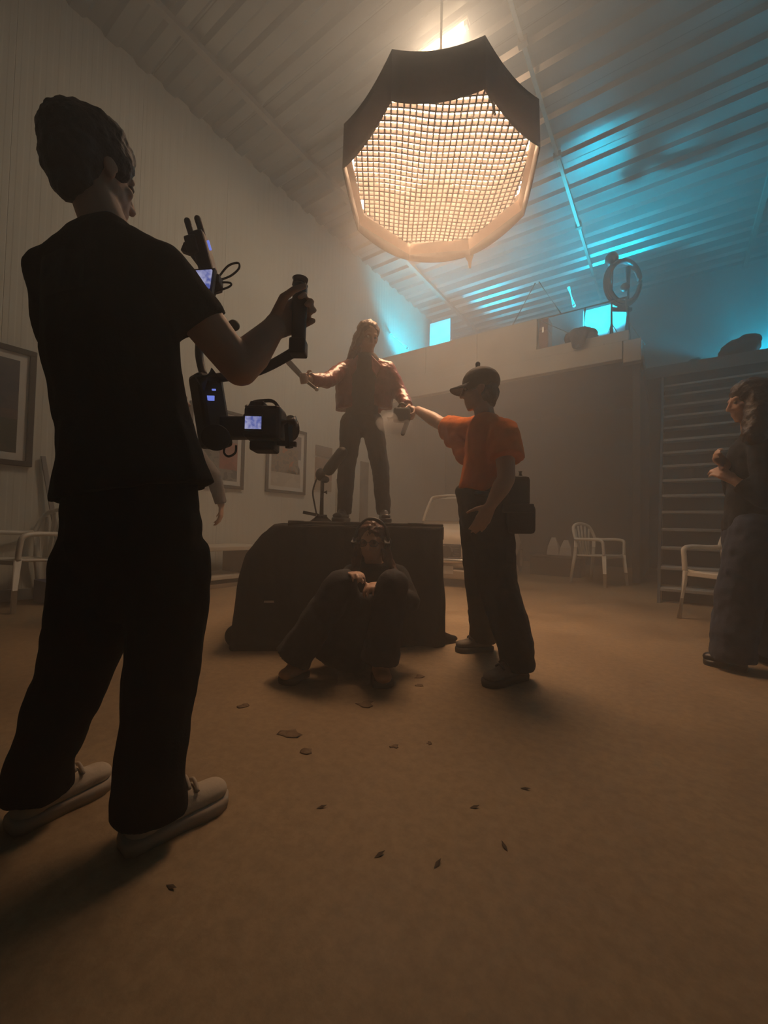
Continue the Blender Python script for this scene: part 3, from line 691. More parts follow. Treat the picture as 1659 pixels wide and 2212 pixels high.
for sg in (-1, 1): MB().cyl(hc + xh * .080 * sg - UP * .008, hc + xh * .112 * sg - UP * .008, .040, .034, 18).build('ear_cup', M['black'], hp, True, .004)
gl = thing('glasses', 'thin framed glasses on the face of the seated person', 'glasses', hc + hf * .1)
M['lens'] = mat('spectacle_lens', (.05, .045, .04), .05, 0, .05, 10, alpha=.15)
for sg in (-1, 1):
    c_ = hc + xh * .032 * sg + hf * .100 + UP * .004
    MB().tube([c_ + xh * .024 * math.cos(a) + UP * .019 * math.sin(a) for a in [2 * math.pi * i / 10 for i in range(10)]], .0022, 6, 2, True).build('rim', M['black'], gl, True)
    MB().cyl(c_ - hf * .0008, c_ + hf * .0008, .021, n=16).build('lens', M['lens'], gl)
    MB().cyl(c_ + xh * .024 * sg, hc + xh * .082 * sg - hf * .0 + UP * .008, .002, n=6).build('temple', M['black'], gl)
MB().cyl(hc + xh * .009 + hf * .103 + UP * .008, hc - xh * .009 + hf * .103 + UP * .008, .002, n=6).build('bridge', M['black'], gl)

# ---------------------------------------------------------------- person at the right edge
de = 2.45
Ef = (-RT * .90 - FW * .25)
he1, to1 = G(1614, 1452), G(1520, 1432); he2, to2 = G(1690, 1440), G(1600, 1412)
E_ = thing('person', 'person with long brown hair, dark top and wide blue jeans at the right edge', 'person', (he1 + he2) / 2)
J = dict(tf=Ef, hd=P(1614, 868, de), hf=(-RT * .93 + FW * .25 - UP * .15), nk=P(1628, 940, de), shR=P(1612, 968, de + .16), shL=P(1650, 975, de - .12),
         elR=P(1590, 1060, de + .18), wrR=P(1566, 1000, de + .06), hnR=(-FW, -RT, .55), elL=P(1650, 1075, de - .14), wrL=P(1590, 1040, de - .05), hnL=(FW, UP, .6),
         pel=P(1628, 1128, de), hipR=P(1612, 1150, de + .08), hipL=P(1632, 1150, de - .06), knR=P(1628, 1290, de + .08), knL=P(1596, 1295, de - .04),
         anR=he2 + (to2 - he2).normalized() * .06 + UP * .10, anL=he1 + (to1 - he1).normalized() * .06 + UP * .10)
J['hdR'] = P(1545, 985, de + .03) - J['wrR']
figure(E_, J, M['skinA'], .006, .97)
M['top_navy'] = mat('dark_navy_top', (.014, .015, .020), .9, 0, .15, 25, .12, 80)
M['jeans'] = mat('blue_denim', (.032, .044, .078), .9, 0, .2, 20, .15, 140)
b = MB(); b.cap(P(1632, 985, de), P(1632, 1050, de), .150, .140, .75, Ef); b.cap(P(1632, 1050, de), P(1628, 1150, de), .140, .160, .82, Ef, e2=False)
b.cap(J['nk'] - UP * .03, J['nk'] + UP * .01, .07, .06, e2=False)
for q in 'LR':
    b.cap(J['nk'] - UP * .03, J['sh' + q], .062, .068); b.cap(J['sh' + q], J['el' + q], .070, .062); b.cap(J['el' + q], J['el' + q].lerp(J['wr' + q], .88), .062, .046, e2=False)
b.skin('dark_top', M['top_navy'], E_, .009, 5, .007, 13)
b = MB(); b.cap(J['pel'] + UP * .03, J['pel'] - UP * .08, .140, .150, .85, Ef, e1=False)
for q in 'LR':
    b.cap(J['hip' + q], J['kn' + q], .125, .118); b.cap(J['kn' + q], J['an' + q] + UP * .05, .118, .108); b.cap(J['an' + q] + UP * .05, J['an' + q] - UP * .05, .108, .110, e2=False)
b.skin('wide_jeans', M['jeans'], E_, .009, 5, .009, 11)
shoe(E_, he1, to1, M['boot_black'], M['black'], M['black'], .050, .07, 2); shoe(E_, he2, to2, M['boot_black'], M['black'], M['black'], .050, .07, 2)
hc = J['hd']; hf = J['hf'].normalized(); hm = HM(J['hf'])
hairblob(E_, M['hair_brown'], [('e', hc + UP * .045 - hf * .022, (.096, .108, .094), hm), ('c', hc - hf * .07, P(1650, 950, de), .085, .075), ('c', hc + UP * .05 - hf * .03 - FW * .045, P(1630, 940, de - .11), .062, .062), ('c', hc + UP * .03 - hf * .05, P(1645, 985, de - .08), .08, .07), ('c', P(1650, 950, de), P(1655, 1010, de), .075, .05)], .008, .006, 30)

# ---------------------------------------------------------------- crew member half hidden behind the operator
df = 3.4
Ff = (RT * .3 + FW)
Fp = thing('person', 'crew member in grey sleeve mostly hidden behind the camera operator', 'person', CW((372 - 829) / F * df, df, 0))
x0 = (372 - 829) / F * df; cw = lambda x, z, f_=0.: CW(x0 + x, df + f_, z)
J = dict(tf=Ff, hd=cw(0, 1.55, .02), hf=Ff, nk=cw(0, 1.39), shL=cw(-.17, 1.34), shR=cw(.17, 1.34), elL=cw(-.22, 1.07, -.03), wrL=cw(-.20, .84), hnL=(RT, FW, .4),
         elR=P(463, 1030, df - .03), wrR=P(478, 1092, df), hnR=(-RT, FW, .45), pel=cw(0, .93), hipL=cw(-.09, .88), hipR=cw(.09, .88), knL=cw(-.10, .48, .02), knR=cw(.10, .48, .02), anL=cw(-.10, .09), anR=cw(.10, .09))
J['hdR'] = P(476, 1135, df) - J['wrR']
figure(Fp, J, M['skinA'], .008)
M['grey_knit'] = mat('grey_sweatshirt', (.10, .095, .095), .9, 0, .12, 20, .12, 80)
b = MB(); b.cap(cw(0, 1.26), cw(0, 1.10), .16, .15, .68, Ff); b.cap(cw(0, 1.10), cw(0, .86), .15, .16, .7, Ff, e2=False); b.cap(cw(0, 1.36), cw(0, 1.405), .075, .062, e2=False)
for q in 'LR':
    b.cap(J['nk'] - UP * .03, J['sh' + q], .062, .070); b.cap(J['sh' + q], J['el' + q], .068, .058); b.cap(J['el' + q], J['el' + q].lerp(J['wr' + q], .93), .058, .047, e2=False)
b.skin('sweatshirt', M['grey_knit'], Fp, .010, 5, .006, 13)
b = MB(); b.cap(J['pel'] + UP * .02, J['pel'] - UP * .07, .135, .145, .75, Ff, e1=False)
for q in 'LR': b.cap(J['hip' + q], J['kn' + q], .095, .08); b.cap(J['kn' + q], J['an' + q] - UP * .03, .08, .07, e2=False)
b.skin('trousers', M['trouser_c'], Fp, .010, 5, .008, 11)
for s_ in (-.10, .10):
    a = cw(s_, 0, -.06); shoe(Fp, a, a + Ff.normalized() * .27, M['shoe_grey'], M['rubber_dark'], M['rubber_dark'], .048, .07, 0)
hairblob(Fp, M['hair_dark'], [('e', J['hd'] + UP * .04 - Ff.normalized() * .03, (.088, .098, .088), HM(Ff))], .01, .006, 30)
# ================================================================ the black stage box
BR = rad(34.6 + 7)                                    # box turned a few degrees from the lens axis
bx = Vector((math.cos(BR), math.sin(BR), 0)); by = Vector((-math.sin(BR), math.cos(BR), 0))
bo = CW(-.30, 2.66, 0)                                # middle of the front foot line
M['duvetyne'] = mat('black_stage_cloth', (.016, .014, .012), .92, 0, .2, 8, .2, 40, spec=.15)
M['board'] = mat('dark_plywood', (.060, .046, .034), .6, 0, .15, 9, .05, 30)
sbx = thing('stage_box', 'big cloth covered black box that the performer stands on', 'box', bo)
q = lambda x, y, z: bo + bx * x + by * y + UP * z
b = MB(); prof = [(-.66, .755), (-.52, .775), (.68, .775), (.69, .0)]
# draped block: a coarse lofted hull, flared to the left and wrinkled after melting
def ringz(z):
    t = 1 - z / .775
    xl = -.40 - .17 * min(1, t * 3.2) ** .7 - .07 * t; xr = .715 + .02 * t
    y0 = -.0 - .03 * t; y1 = .95
    r = .07; pts = []
    for cx, cy, a0 in ((xr - r, y0 + r, -90), (xr - r, y1 - r, 0), (xl + r, y1 - r, 90), (xl + r, y0 + r, 180)):
        for k in range(6): pts.append(q(cx + r * math.cos(rad(a0 + 18 * k)), cy + r * math.sin(rad(a0 + 18 * k)), z))
    return pts
zs = [0, .06, .15, .3, .45, .58, .66, .72, .755, .772]; rr = [ringz(z) for z in zs]; n = len(rr[0])
vs_ = [p for r in rr for p in r]
fs = [tuple(reversed(range(n))), tuple(range((len(zs) - 1) * n, len(zs) * n))] + [(i * n + j, i * n + (j + 1) % n, (i + 1) * n + (j + 1) % n, (i + 1) * n + j) for i in range(len(zs) - 1) for j in range(n)]
b.add(vs_, fs)
b.cap(q(-.62, .10, .06), q(-.64, .5, .05), .07, .06); b.cap(q(.70, .06, .03), q(.82, .10, .022), .045, .03); b.cap(q(-.6, -.02, .02), q(.3, -.05, .015), .03, .02)
b.skin('cloth_cover', M['duvetyne'], sbx, .012, 4, .016, 7, stretch=.35)
MB().box(q(.20, .47, .786), (1.02, .86, .022), rz=BR).build('top_board', M['board'], sbx, bevel=.006)
MB().box(q(.20, .035, .735), (1.02, .012, .085), rz=BR).build('edge_board', M['board'], sbx, bevel=.003)
M['tape'] = mat('silver_tape', (.55, .5, .45), .35, .6, .1, 20)
for x in (-.26, .10, .52): MB().box(q(x, .05, .7985), (.10, .05, .003), rz=BR).build('tape_strip', M['tape'], sbx)
MB().box(q(-.40, -.048, .30), (.06, .006, .012), rz=BR).build('tape_strip', M['tape'], sbx)

# ---------------------------------------------------------------- microphone on a short stand
mp = P(694, 1128, 2.95); mp.z = .797
mk_ = thing('microphone_stand', 'blimp microphone on a short black stand at the left of the box top', 'microphone', mp)
MB().cyl(mp, mp + UP * .31, .016, .014, 12).build('post', M['black'], mk_, True)
MB().cyl(mp, mp + UP * .05, .085, .04, 20).build('base', M['black'], mk_, True)
MB().bar(mp + UP * .045 - RT * .02, mp + UP * .065 - RT * .13, .018, .022).build('base_lever', M['black'], mk_)
MB().ell(mp + UP * .335 - RT * .015, (.035, .035, .045)).build('clamp', M['black'], mk_, True)
MB().ell(mp + UP * .30 + RT * .02, (.03, .03, .025)).build('clamp_knob', M['black'], mk_, True)
MB().cyl(mp + UP * .21, mp + UP * .21 + RT * .035, .016, n=12).build('height_knob', M['black'], mk_, True)
bl = MB().cap(mp + UP * .37 + RT * .045, mp + UP * .50 + RT * .13 + FW * .03, .042, .042, n=16).build('blimp', M['dark'], mk_, True)
MB().tube([mp + UP * .33 - RT * .03, mp + UP * .22 - RT * .065, mp + UP * .12 - RT * .05, mp + UP * .03 - RT * .03], .006, 6).build('cable', M['black'], mk_, True)

# ---------------------------------------------------------------- dagger, fog bottle, smoke
M['blade'] = mat('dull_steel', (.45, .43, .40), .35, .8, .1, 20); M['grip'] = mat('leather_grip', (.05, .03, .02), .6)
dg0 = P(653, 818, db - .42)
dag = thing('dagger', 'curved dagger held out in the performer\'s left-of-frame hand', 'dagger', dg0)
pts = [P(660, 822, db - .42), P(640, 800, db - .43), P(624, 783, db - .44), P(616, 771, db - .45), P(613, 760, db - .45)]
n_ = len(pts); vs_ = []
for i, p in enumerate(pts):
    t = (pts[min(i + 1, n_ - 1)] - pts[max(i - 1, 0)]).normalized(); w_ = t.cross(FW).normalized(); k_ = (.016, .019, .020, .014, .001)[i]
    vs_ += [p + w_ * k_, p + FW * .003, p - w_ * k_, p - FW * .003]
fs = [(i * 4 + j, i * 4 + (j + 1) % 4, i * 4 + 4 + (j + 1) % 4, i * 4 + 4 + j) for i in range(n_ - 1) for j in range(4)] + [(3, 2, 1, 0)]
MB().add(vs_, fs).build('blade', M['blade'], dag)
MB().cap(P(660, 822, db - .42), P(683, 840, db - .42), .012, .010, n=10).build('handle', M['grip'], dag, True)
MB().cap(P(655, 826, db - .42), P(664, 816, db - .42), .008, .008, n=8).build('guard', M['blade'], dag, True)
MB().ell(P(684, 841, db - .42), .014).build('pommel', M['blade'], dag, True)
fo = P(868, 897, db - .30)
fg = thing('fog_machine', 'small handheld fog machine between the performer and the orange shirt', 'fog machine', fo)
M['fogger'] = mat('grey_green_plastic', (.075, .085, .08), .5)
MB().box(fo, (.12, .07, .10), M=Matrix((RT, FW, UP)).transposed()).build('housing', M['fogger'], fg, bevel=.015)
MB().cyl(fo - RT * .05 - UP * .01, fo - RT * .10 - UP * .03, .022, .016, 14).build('nozzle', M['dark'], fg, True)
MB().cap(fo + RT * .04 - UP * .04, fo + RT * .01 - UP * .13, .018, .016, n=10).build('grip', M['fogger'], fg, True)
MB().tube([fo + UP * .05 - RT * .03, fo + UP * .085, fo + UP * .05 + RT * .05], .009, 8).build('carry_handle', M['dark'], fg, True)
sm = bpy.data.materials.new('smoke_puff'); sm.use_nodes = True; sm.node_tree.nodes.clear()
so = sm.node_tree.nodes.new('ShaderNodeOutputMaterial'); sv = sm.node_tree.nodes.new('ShaderNodeVolumeScatter')
sv.inputs['Color'].default_value = (.95, .95, .95, 1); sv.inputs['Density'].default_value = 7; sm.node_tree.links.new(sv.outputs[0], so.inputs['Volume'])
b = MB()
for px_, py_, r_ in ((842, 908, .06), (828, 915, .05), (850, 922, .055), (838, 930, .04), (868, 925, .045), (880, 918, .035)): b.ell(P(px_, py_, db - .36), r_)
tag(b.skin('smoke_puff', sm, None, .012, 2, .012, 20), 'white puff of smoke leaving the handheld fog machine', 'smoke', kind='stuff')

# ---------------------------------------------------------------- waist bag of the man in orange
wb0 = P(1118, 1148, dc - .12)
M['cordura'] = mat('black_cordura', (.020, .018, .016), .8, 0, .2, 40, .2, 120)
bag = thing('waist_bag', 'dark waist bag hanging behind the hip of the orange shirt', 'bag', wb0)
Rb = Matrix((RT, FW, UP)).transposed()
MB().box(P(1119, 1122, dc - .12), (.165, .11, .155), M=Rb).build('main_pouch', M['cordura'], bag, bevel=.022)
MB().box(P(1116, 1062, dc - .08), (.13, .09, .17), M=Rb).build('upper_pouch', M['cordura'], bag, bevel=.022)
MB().box(P(1119, 1098, dc - .185), (.168, .016, .05), M=Rb).build('flap', M['cordura'], bag, bevel=.006)
MB().tube([P(1100, 1085, dc - .02), P(1060, 1068, dc - .15), P(1020, 1066, dc - .10)], .014, 8).build('belt', M['cordura'], bag, True)
for x in (1106, 1124): MB().cyl(P(x, 1028, dc - .08), P(x, 1018, dc - .08), .012, n=10).build('radio_knob', M['dark'], bag, True)

# ================================================================ camera rig in the operator's hands
dr = 1.32
rig = thing('camera_rig', 'black gimbal camera rig with blue screens held by the foreground operator', 'camera', P(500, 900, dr))
M['screen'] = mat('lit_camera_screen', (.1, .12, .2), .2, 0, .35, 30, emit=(.34, .42, .9), estr=.85)
_t = M['screen'].node_tree; _n = _t.nodes.new('ShaderNodeTexNoise'); _n.inputs['Scale'].default_value = 55; _r = _t.nodes.new('ShaderNodeValToRGB')   # the picture on the screens
_r.color_ramp.elements[0].position = .38; _r.color_ramp.elements[1].position = .62; _r.color_ramp.elements[0].color = (.12, .16, .55, 1); _r.color_ramp.elements[1].color = (.55, .55, .85, 1)
_c = _t.nodes.new('ShaderNodeTexCoord'); _t.links.new(_c.outputs['Object'], _n.inputs['Vector']); _t.links.new(_n.outputs['Fac'], _r.inputs['Fac']); _t.links.new(_r.outputs['Color'], _t.nodes['Principled BSDF'].inputs['Emission Color'])
M['oled'] = mat('blue_status_display', (.05, .06, .2), .2, 0, .1, 30, emit=(.22, .30, 1.0), estr=1.0)
M['red_led'] = mat('red_status_light', (.3, .02, .01), .3, 0, .1, 30, emit=(1, .10, .03), estr=1.2)
m_ = lambda px_, py_, k=0.: P(px_, py_, dr + k)
MB().cap(GRIP + UP * .085, GRIP - UP * .075, .023, .022, n=14).build('hand_grip', M['black'], rig, True)
MB().box(GRIP - UP * .105, (.05, .05, .05), M=Matrix((RT, FW, UP)).transposed()).build('grip_foot', M['black'], rig, bevel=.006)
MB().cyl(GRIP + UP * .09, GRIP + UP * .112, .026, n=16).build('grip_cap', M['black'], rig, True, .003)
MB().tube([GRIP - UP * .11, m_(560, 800, .06), m_(480, 815, .1), m_(440, 818, .1)], .016, 10).build('crossbar', M['dark'], rig, True)
gb = MB().bar(m_(443, 812, .1), m_(468, 968, .1), .095, .07).build('gimbal_body', M['black'], rig, bevel=.014)
MB().cyl(m_(466, 945, .03), m_(466, 945, .15), .046, n=22).build('motor', M['black'], rig, True, .006)
MB().cyl(m_(430, 828, .04), m_(466, 812, .06), .030, .028, 14).build('tilt_motor', M['black'], rig, True)
fx_ = Matrix((RT, -UP, FW)).transposed()
MB().box(m_(453, 860, .058), (.030, .016, .004), M=Matrix.Rotation(rad(0), 3, 'Z') @ fx_).build('status_display', M['oled'], gb)
MB().box(m_(462, 842, .058), (.012, .005, .004), M=fx_).build('status_light', M['oled'], gb)
MB().ell(m_(437, 864, .055), .0045, n=8, m=6).build('record_light', M['red_led'], gb, True)
MB().bar(m_(476, 925, .1), m_(538, 925, .12), .05, .075).build('link_arm', M['black'], rig, bevel=.008)
Rc = Matrix((RT, FW, UP)).transposed()
cb = MB().box(m_(574, 918, .12), (.125, .10, .115), M=Rc).build('camera_body', M['black'], rig, bevel=.014)
MB().box(m_(547, 913, .063), (.054, .006, .042), M=Rc).build('camera_screen', M['screen'], cb)
MB().box(m_(547, 913, .068), (.066, .010, .056), M=Rc).build('screen_bezel', M['black'], cb, bevel=.003)
MB().box(m_(572, 966, .12), (.085, .08, .035), M=Rc).build('battery', M['black'], rig, bevel=.008)
MB().tube([m_(535, 890, .12), m_(545, 871, .12), m_(570, 866, .12), m_(592, 868, .12), m_(606, 888, .12)], .0065, 8).build('top_handle', M['dark'], rig, True)
MB().box(m_(560, 880, .12), (.05, .06, .03), M=Rc).build('top_block', M['black'], rig, bevel=.006)
MB().cyl(m_(608, 912, .10), m_(639, 911, .10), .014, .020, 16).build('viewfinder', M['black'], rig, True)
MB().cyl(m_(605, 925, .20), m_(628, 925, .24), .042, .048, 22).build('lens', M['black'], rig, True)
MB().bar(m_(622, 915, .12), m_(625, 968, .12), .018, .02).build('focus_bracket', M['black'], rig)
MB().bar(m_(600, 957, .12), m_(640, 960, .12), .02, .016).build('rod', M['dark'], rig)
MB().cyl(m_(538, 884, .11), m_(532, 876, .11), .007, n=8).build('cold_shoe_knob', M['tape'], rig, True)
MB().tube([m_(486, 962, .08), m_(484, 978, .08), m_(494, 986, .08), m_(508, 978, .08), m_(510, 962, .08)], .004, 6).build('hook', M['dark'], rig, True)
MB().cyl(m_(470, 700, .1), m_(500, 702, .1), .008, n=8).build('knob_stem', M['dark'], rig, True)
MB().ell(m_(505, 703, .1), (.020, .020, .018)).build('knob', M['black'], rig, True)
# monitor and transmitter stack on its arm
tr = MB().bar(m_(428, 508), m_(462, 628), .058, .045, up=RT).build('transmitter', M['black'], rig, bevel=.008)
MB().bar(m_(418, 522), m_(428, 560), .075, .035, up=RT).build('transmitter_block', M['black'], rig, bevel=.006)
for a, c_ in (((405, 478), (415, 512)), ((427, 473), (439, 512))): MB().cap(m_(*a), m_(*c_), .0105, .0095, n=10).build('antenna', M['black'], tr, True)
MB().bar(m_(396, 535), m_(412, 541), .02, .03).build('side_clamp', M['black'], rig, bevel=.003)
MB().bar(m_(449, 520, -.03), m_(455, 540, -.03), .007, .004, up=-FW).build('status_light', M['oled'], tr)
up_ = (m_(434, 585) - m_(443, 625)).normalized()
mo = MB().prism([(-.036, .020), (.030, .026), (.024, -.030), (-.012, -.030)], .006, Matrix((RT, UP, -FW)).transposed(), m_(437, 602, -.055)).build('monitor_screen', M['screen'], rig)
MB().prism([(-.042, .028), (.037, .034), (.030, -.040), (-.020, -.040)], .016, Matrix((RT, UP, FW)).transposed(), m_(437, 602, -.053)).build('monitor_case', M['black'], mo)
MB().box(m_(468, 608, -.01), (.03, .04, .028), M=Rc).build('cable_plug', M['black'], rig, bevel=.004)
MB().tube([m_(470, 602), m_(492, 575), m_(514, 568), m_(516, 580), m_(498, 596), m_(472, 606)], .0032, 6).build('cable_loop', M['dark'], rig, True)
MB().tube([m_(468, 616), m_(482, 610), m_(499, 612), m_(494, 620), m_(466, 630)], .0032, 6).build('cable_loop', M['dark'], rig, True)
MB().tube([m_(458, 630, .0), m_(440, 690, .1), m_(430, 760, .12), m_(440, 812, .1)], .014, 8).build('monitor_arm', M['dark'], rig, True)

# ================================================================ white plastic chairs
M['plastic'] = mat('white_plastic', (.70, .66, .58), .45, 0, .05, 10, .03, 30)
def chair(label, loc, rz, group='white plastic armchairs', src=None):
    t = thing('plastic_chair', label, 'chair', loc, rz, group); W = False
    if src:
        for c in src.children:
            k_ = c.copy(); COL.objects.link(k_); k_.parent = t
        return t
    st = MB(); N = 8
    for i in range(N + 1):                              # dished seat, front at -y
        for j in range(N + 1):
            x = (i / N - .5) * .45 * (1 - .10 * j / N); y = (j / N - .5) * .44
            z = .425 - .018 * math.cos(math.pi * (i / N - .5)) + .012 * (j / N < .1) - .02 * (j / N)
            st.v.append((x, y, z))
    for i in range(N):
        for j in range(N): st.f.append((i * (N + 1) + j, (i + 1) * (N + 1) + j, (i + 1) * (N + 1) + j + 1, i * (N + 1) + j + 1))
    o = st.build('seat', M['plastic'], t, True, world=False); k_ = o.modifiers.new('solid', 'SOLIDIFY'); k_.thickness = .018; k_.offset = 0
    MB().bb((-.225, -.232, .385), (.225, -.212, .425)).build('front_apron', M['plastic'], t, bevel=.006, world=False)
    top = [(-.235, .20, .62), (-.225, .245, .74), (-.17, .28, .835), (0, .295, .87), (.17, .28, .835), (.225, .245, .74), (.235, .20, .62)]
    MB().tube(top, .021, 10).build('back_rim', M['plastic'], t, True, world=False)
    for i in range(5):
        u = (i - 2) / 2; hz = .845 - .055 * u * u
        MB().rings([(u * .105, .215, .41), (u * .13, .245, .58), (u * .165, .285 - .02 * abs(u), hz)], [.024, .026, .022], 8, .28, (0, 1, .1)).build('back_slat', M['plastic'], t, True, world=False)
    for s_ in (-1, 1):
        MB().tube([(s_ * .235, .215, .645), (s_ * .262, .10, .640), (s_ * .270, -.10, .645), (s_ * .262, -.205, .625), (s_ * .250, -.222, .55), (s_ * .240, -.226, .43)], .021, 10).build('armrest', M['plastic'], t, True, world=False)
        MB().rings([(s_ * .232, -.222, .43), (s_ * .268, -.262, 0)], [.030, .022], 8, .8).build('leg', M['plastic'], t, True, world=False)
        MB().rings([(s_ * .215, .215, .62), (s_ * .22, .225, .42), (s_ * .245, .285, 0)], [.026, .028, .021], 8, .8).build('leg', M['plastic'], t, True, world=False)
    return t
def face(v): return math.atan2(v.x, -v.y)
c0 = chair('white plastic armchair standing alone in front of the dark space under the mezzanine', Vector((-.86, 6.72, 0)), face(RT * .5 - FW * .85))
chair('white plastic armchair beside the person in blue jeans by the stairs', Vector((.43, 4.68, 0)), face(-RT * .95 - FW * .30), src=c0)
chair('white plastic armchair against the left wall below the largest picture', Vector((-4.74, 1.27, 0)), face(-FW * .85 - RT * .25), src=c0)

# ================================================================ pictures on the left wall
M['frame'] = mat('dark_wood_frame', (.045, .032, .022), .5, 0, .2, 12); M['mount'] = mat('white_mount', (.75, .72, .66), .8, 0, .03, 8)
def art(name, cols, sc, seed):
    m = bpy.data.materials.new(name); m.use_nodes = True; n = m.node_tree.nodes; l = m.node_tree.links; b_ = n['Principled BSDF']
    tc = n.new('ShaderNodeTexCoord'); mp_ = n.new('ShaderNodeMapping'); mp_.inputs['Location'].default_value = (seed, seed * 2, 0); mp_.inputs['Scale'].default_value = (1, 1, 1.3)
    tx = n.new('ShaderNodeTexNoise'); tx.inputs['Scale'].default_value = sc; tx.inputs['Detail'].default_value = 2.5
    l.new(tc.outputs['Object'], mp_.inputs['Vector']); l.new(mp_.outputs[0], tx.inputs['Vector'])
    rp = n.new('ShaderNodeValToRGB'); rp.color_ramp.interpolation = 'CONSTANT'; e = rp.color_ramp.elements
    while len(e) < len(cols): e.new(.5)
    for i, c in enumerate(cols): e[i].position = .30 + .4 * i / len(cols) if i else 0; e[i].color = (*c, 1)
    l.new(tx.outputs['Fac'], rp.inputs['Fac']); l.new(rp.outputs[0], b_.inputs['Base Color']); b_.inputs['Roughness'].default_value = .35
    return m
def picture(label, y0, y1, z0, z1, pieces, fw=.045, mw=.06):
    t = thing('framed_picture', label, 'picture', (XL + .006, (y0 + y1) / 2, z0), 0, 'framed pictures on the left wall'); x = XL + .008
    for a, b_ in (((y0, z0), (y1, z0 + fw)), ((y0, z1 - fw), (y1, z1)), ((y0, z0 + fw), (y0 + fw, z1 - fw)), ((y1 - fw, z0 + fw), (y1, z1 - fw))):
        MB().bb((x, a[0], a[1]), (x + .035, b_[0], b_[1])).build('frame_rail', M['frame'], t, bevel=.004)
    MB().bb((x, y0 + fw, z0 + fw), (x + .010, y1 - fw, z1 - fw)).build('mount', M['mount'], t)
    i0, i1, k0, k1 = y0 + fw + mw, y1 - fw - mw, z0 + fw + mw, z1 - fw - mw
    for k_, (u0, v0, u1, v1, c) in enumerate(pieces):
        MB().bb((x + .0102 + .0008 * k_, i0 + (i1 - i0) * u0, k0 + (k1 - k0) * v0), (x + .0108 + .0008 * k_, i0 + (i1 - i0) * u1, k0 + (k1 - k0) * v1)).build('print', c, t)
    return t
a_blue = art('print_dusk_sky', [(.06, .06, .08), (.09, .085, .10), (.12, .11, .11)], 2, 1); a_green = art('print_dark_field', [(.05, .055, .035), (.085, .075, .05)], 4, 3)
a_pink = art('print_pink_haze', [(.13, .09, .085), (.16, .11, .09)], 3, 5); a_red = art('print_red_tent', [(.38, .11, .07), (.30, .09, .06)], 4, 8)
a_grey = art('print_grey_scene', [(.14, .13, .12), (.26, .24, .20), (.10, .095, .09)], 6, 11); a_mauve = art('print_mauve_sky', [(.20, .17, .18), (.25, .21, .20)], 3, 13)
a_snow = art('print_pale_snow', [(.62, .55, .46), (.55, .48, .40)], 4, 17); a_multi = art('print_village', [(.14, .12, .10), (.30, .22, .15), (.22, .19, .15), (.45, .16, .06)], 7, 19)
picture('large framed dusk landscape at the left edge with white mount and dark wood frame', .25, 1.36, 1.27, 2.385, [(0, .36, 1, 1, a_blue), (0, 0, 1, .38, a_green), (0, .36, 1, .46, a_pink)], .05, .07)
picture('framed print with a red shape, left of the snowy one', 2.93, 3.77, 1.25, 2.33, [(0, .5, 1, 1, a_mauve), (0, 0, 1, .5, a_grey), (.55, .18, 1, .62, a_red), (.2, .55, .42, .75, a_snow)])
pc_ = picture('framed print with a pale snowy foreground, beside the camera lens', 4.17, 5.0, 1.26, 2.32, [(0, .55, 1, 1, a_mauve), (0, .25, .9, .72, a_multi), (0, 0, 1, .26, a_snow)])
x = XL + .0165
MB().prism([(4.34, 1.37), (4.88, 1.37), (4.88, 1.68), (4.78, 1.80), (4.68, 1.66), (4.5, 1.58), (4.38, 1.46)], .0015, Matrix(((0, 0, 1), (1, 0, 0), (0, 1, 0))), (x, 0, 0)).build('print', a_snow, pc_)
MB().prism([(4.60, 1.48), (4.80, 1.47), (4.84, 1.56), (4.76, 1.64), (4.66, 1.66), (4.58, 1.58)], .0015, Matrix(((0, 0, 1), (1, 0, 0), (0, 1, 0))), (x + .0016, 0, 0)).build('print', a_grey, pc_)
cols_ = [mat('brown_board', (.26, .19, .14), .7), mat('rust_board', (.30, .18, .12), .7), mat('pink_board', (.42, .25, .19), .7), mat('tan_board', (.38, .29, .20), .7)]
for i, (z0, z1) in enumerate(((1.98, 2.16), (1.76, 1.94), (1.56, 1.75), (1.37, 1.55))):
    o = MB().bb((XL + .006, 5.24, z0), (XL + .03, 5.66, z1)).build('wall_board', cols_[i], None, bevel=.003)
    tag(o, ['brown board hung topmost in the column of small boards', 'rust board hung second from the top in the column', 'pink board hung third in the column of boards', 'tan board hung lowest in the column of small boards'][i], 'board', 'small boards on the left wall')
M['banner'] = mat('faded_banner', (.40, .36, .28), .8, 0, .3, 6)
for y0_, z0_, z1_, lab in ((5.80, .55, 1.62, 'pale printed banner strip on the wall beside the performer\'s leg'), (6.52, .35, 2.05, 'tall mottled banner strip seen between the performer\'s legs')):
    o = MB().bb((XL + .006, y0_, z0_), (XL + .022, y0_ + .26, z1_)).build('wall_banner', M['banner'] if y0_ < 6 else mat('mottled_banner', (.12, .105, .085), .8, 0, .1, 3.5, col2=(.30, .26, .20)), None)
    tag(o, lab, 'banner', 'banner strips on the left wall')

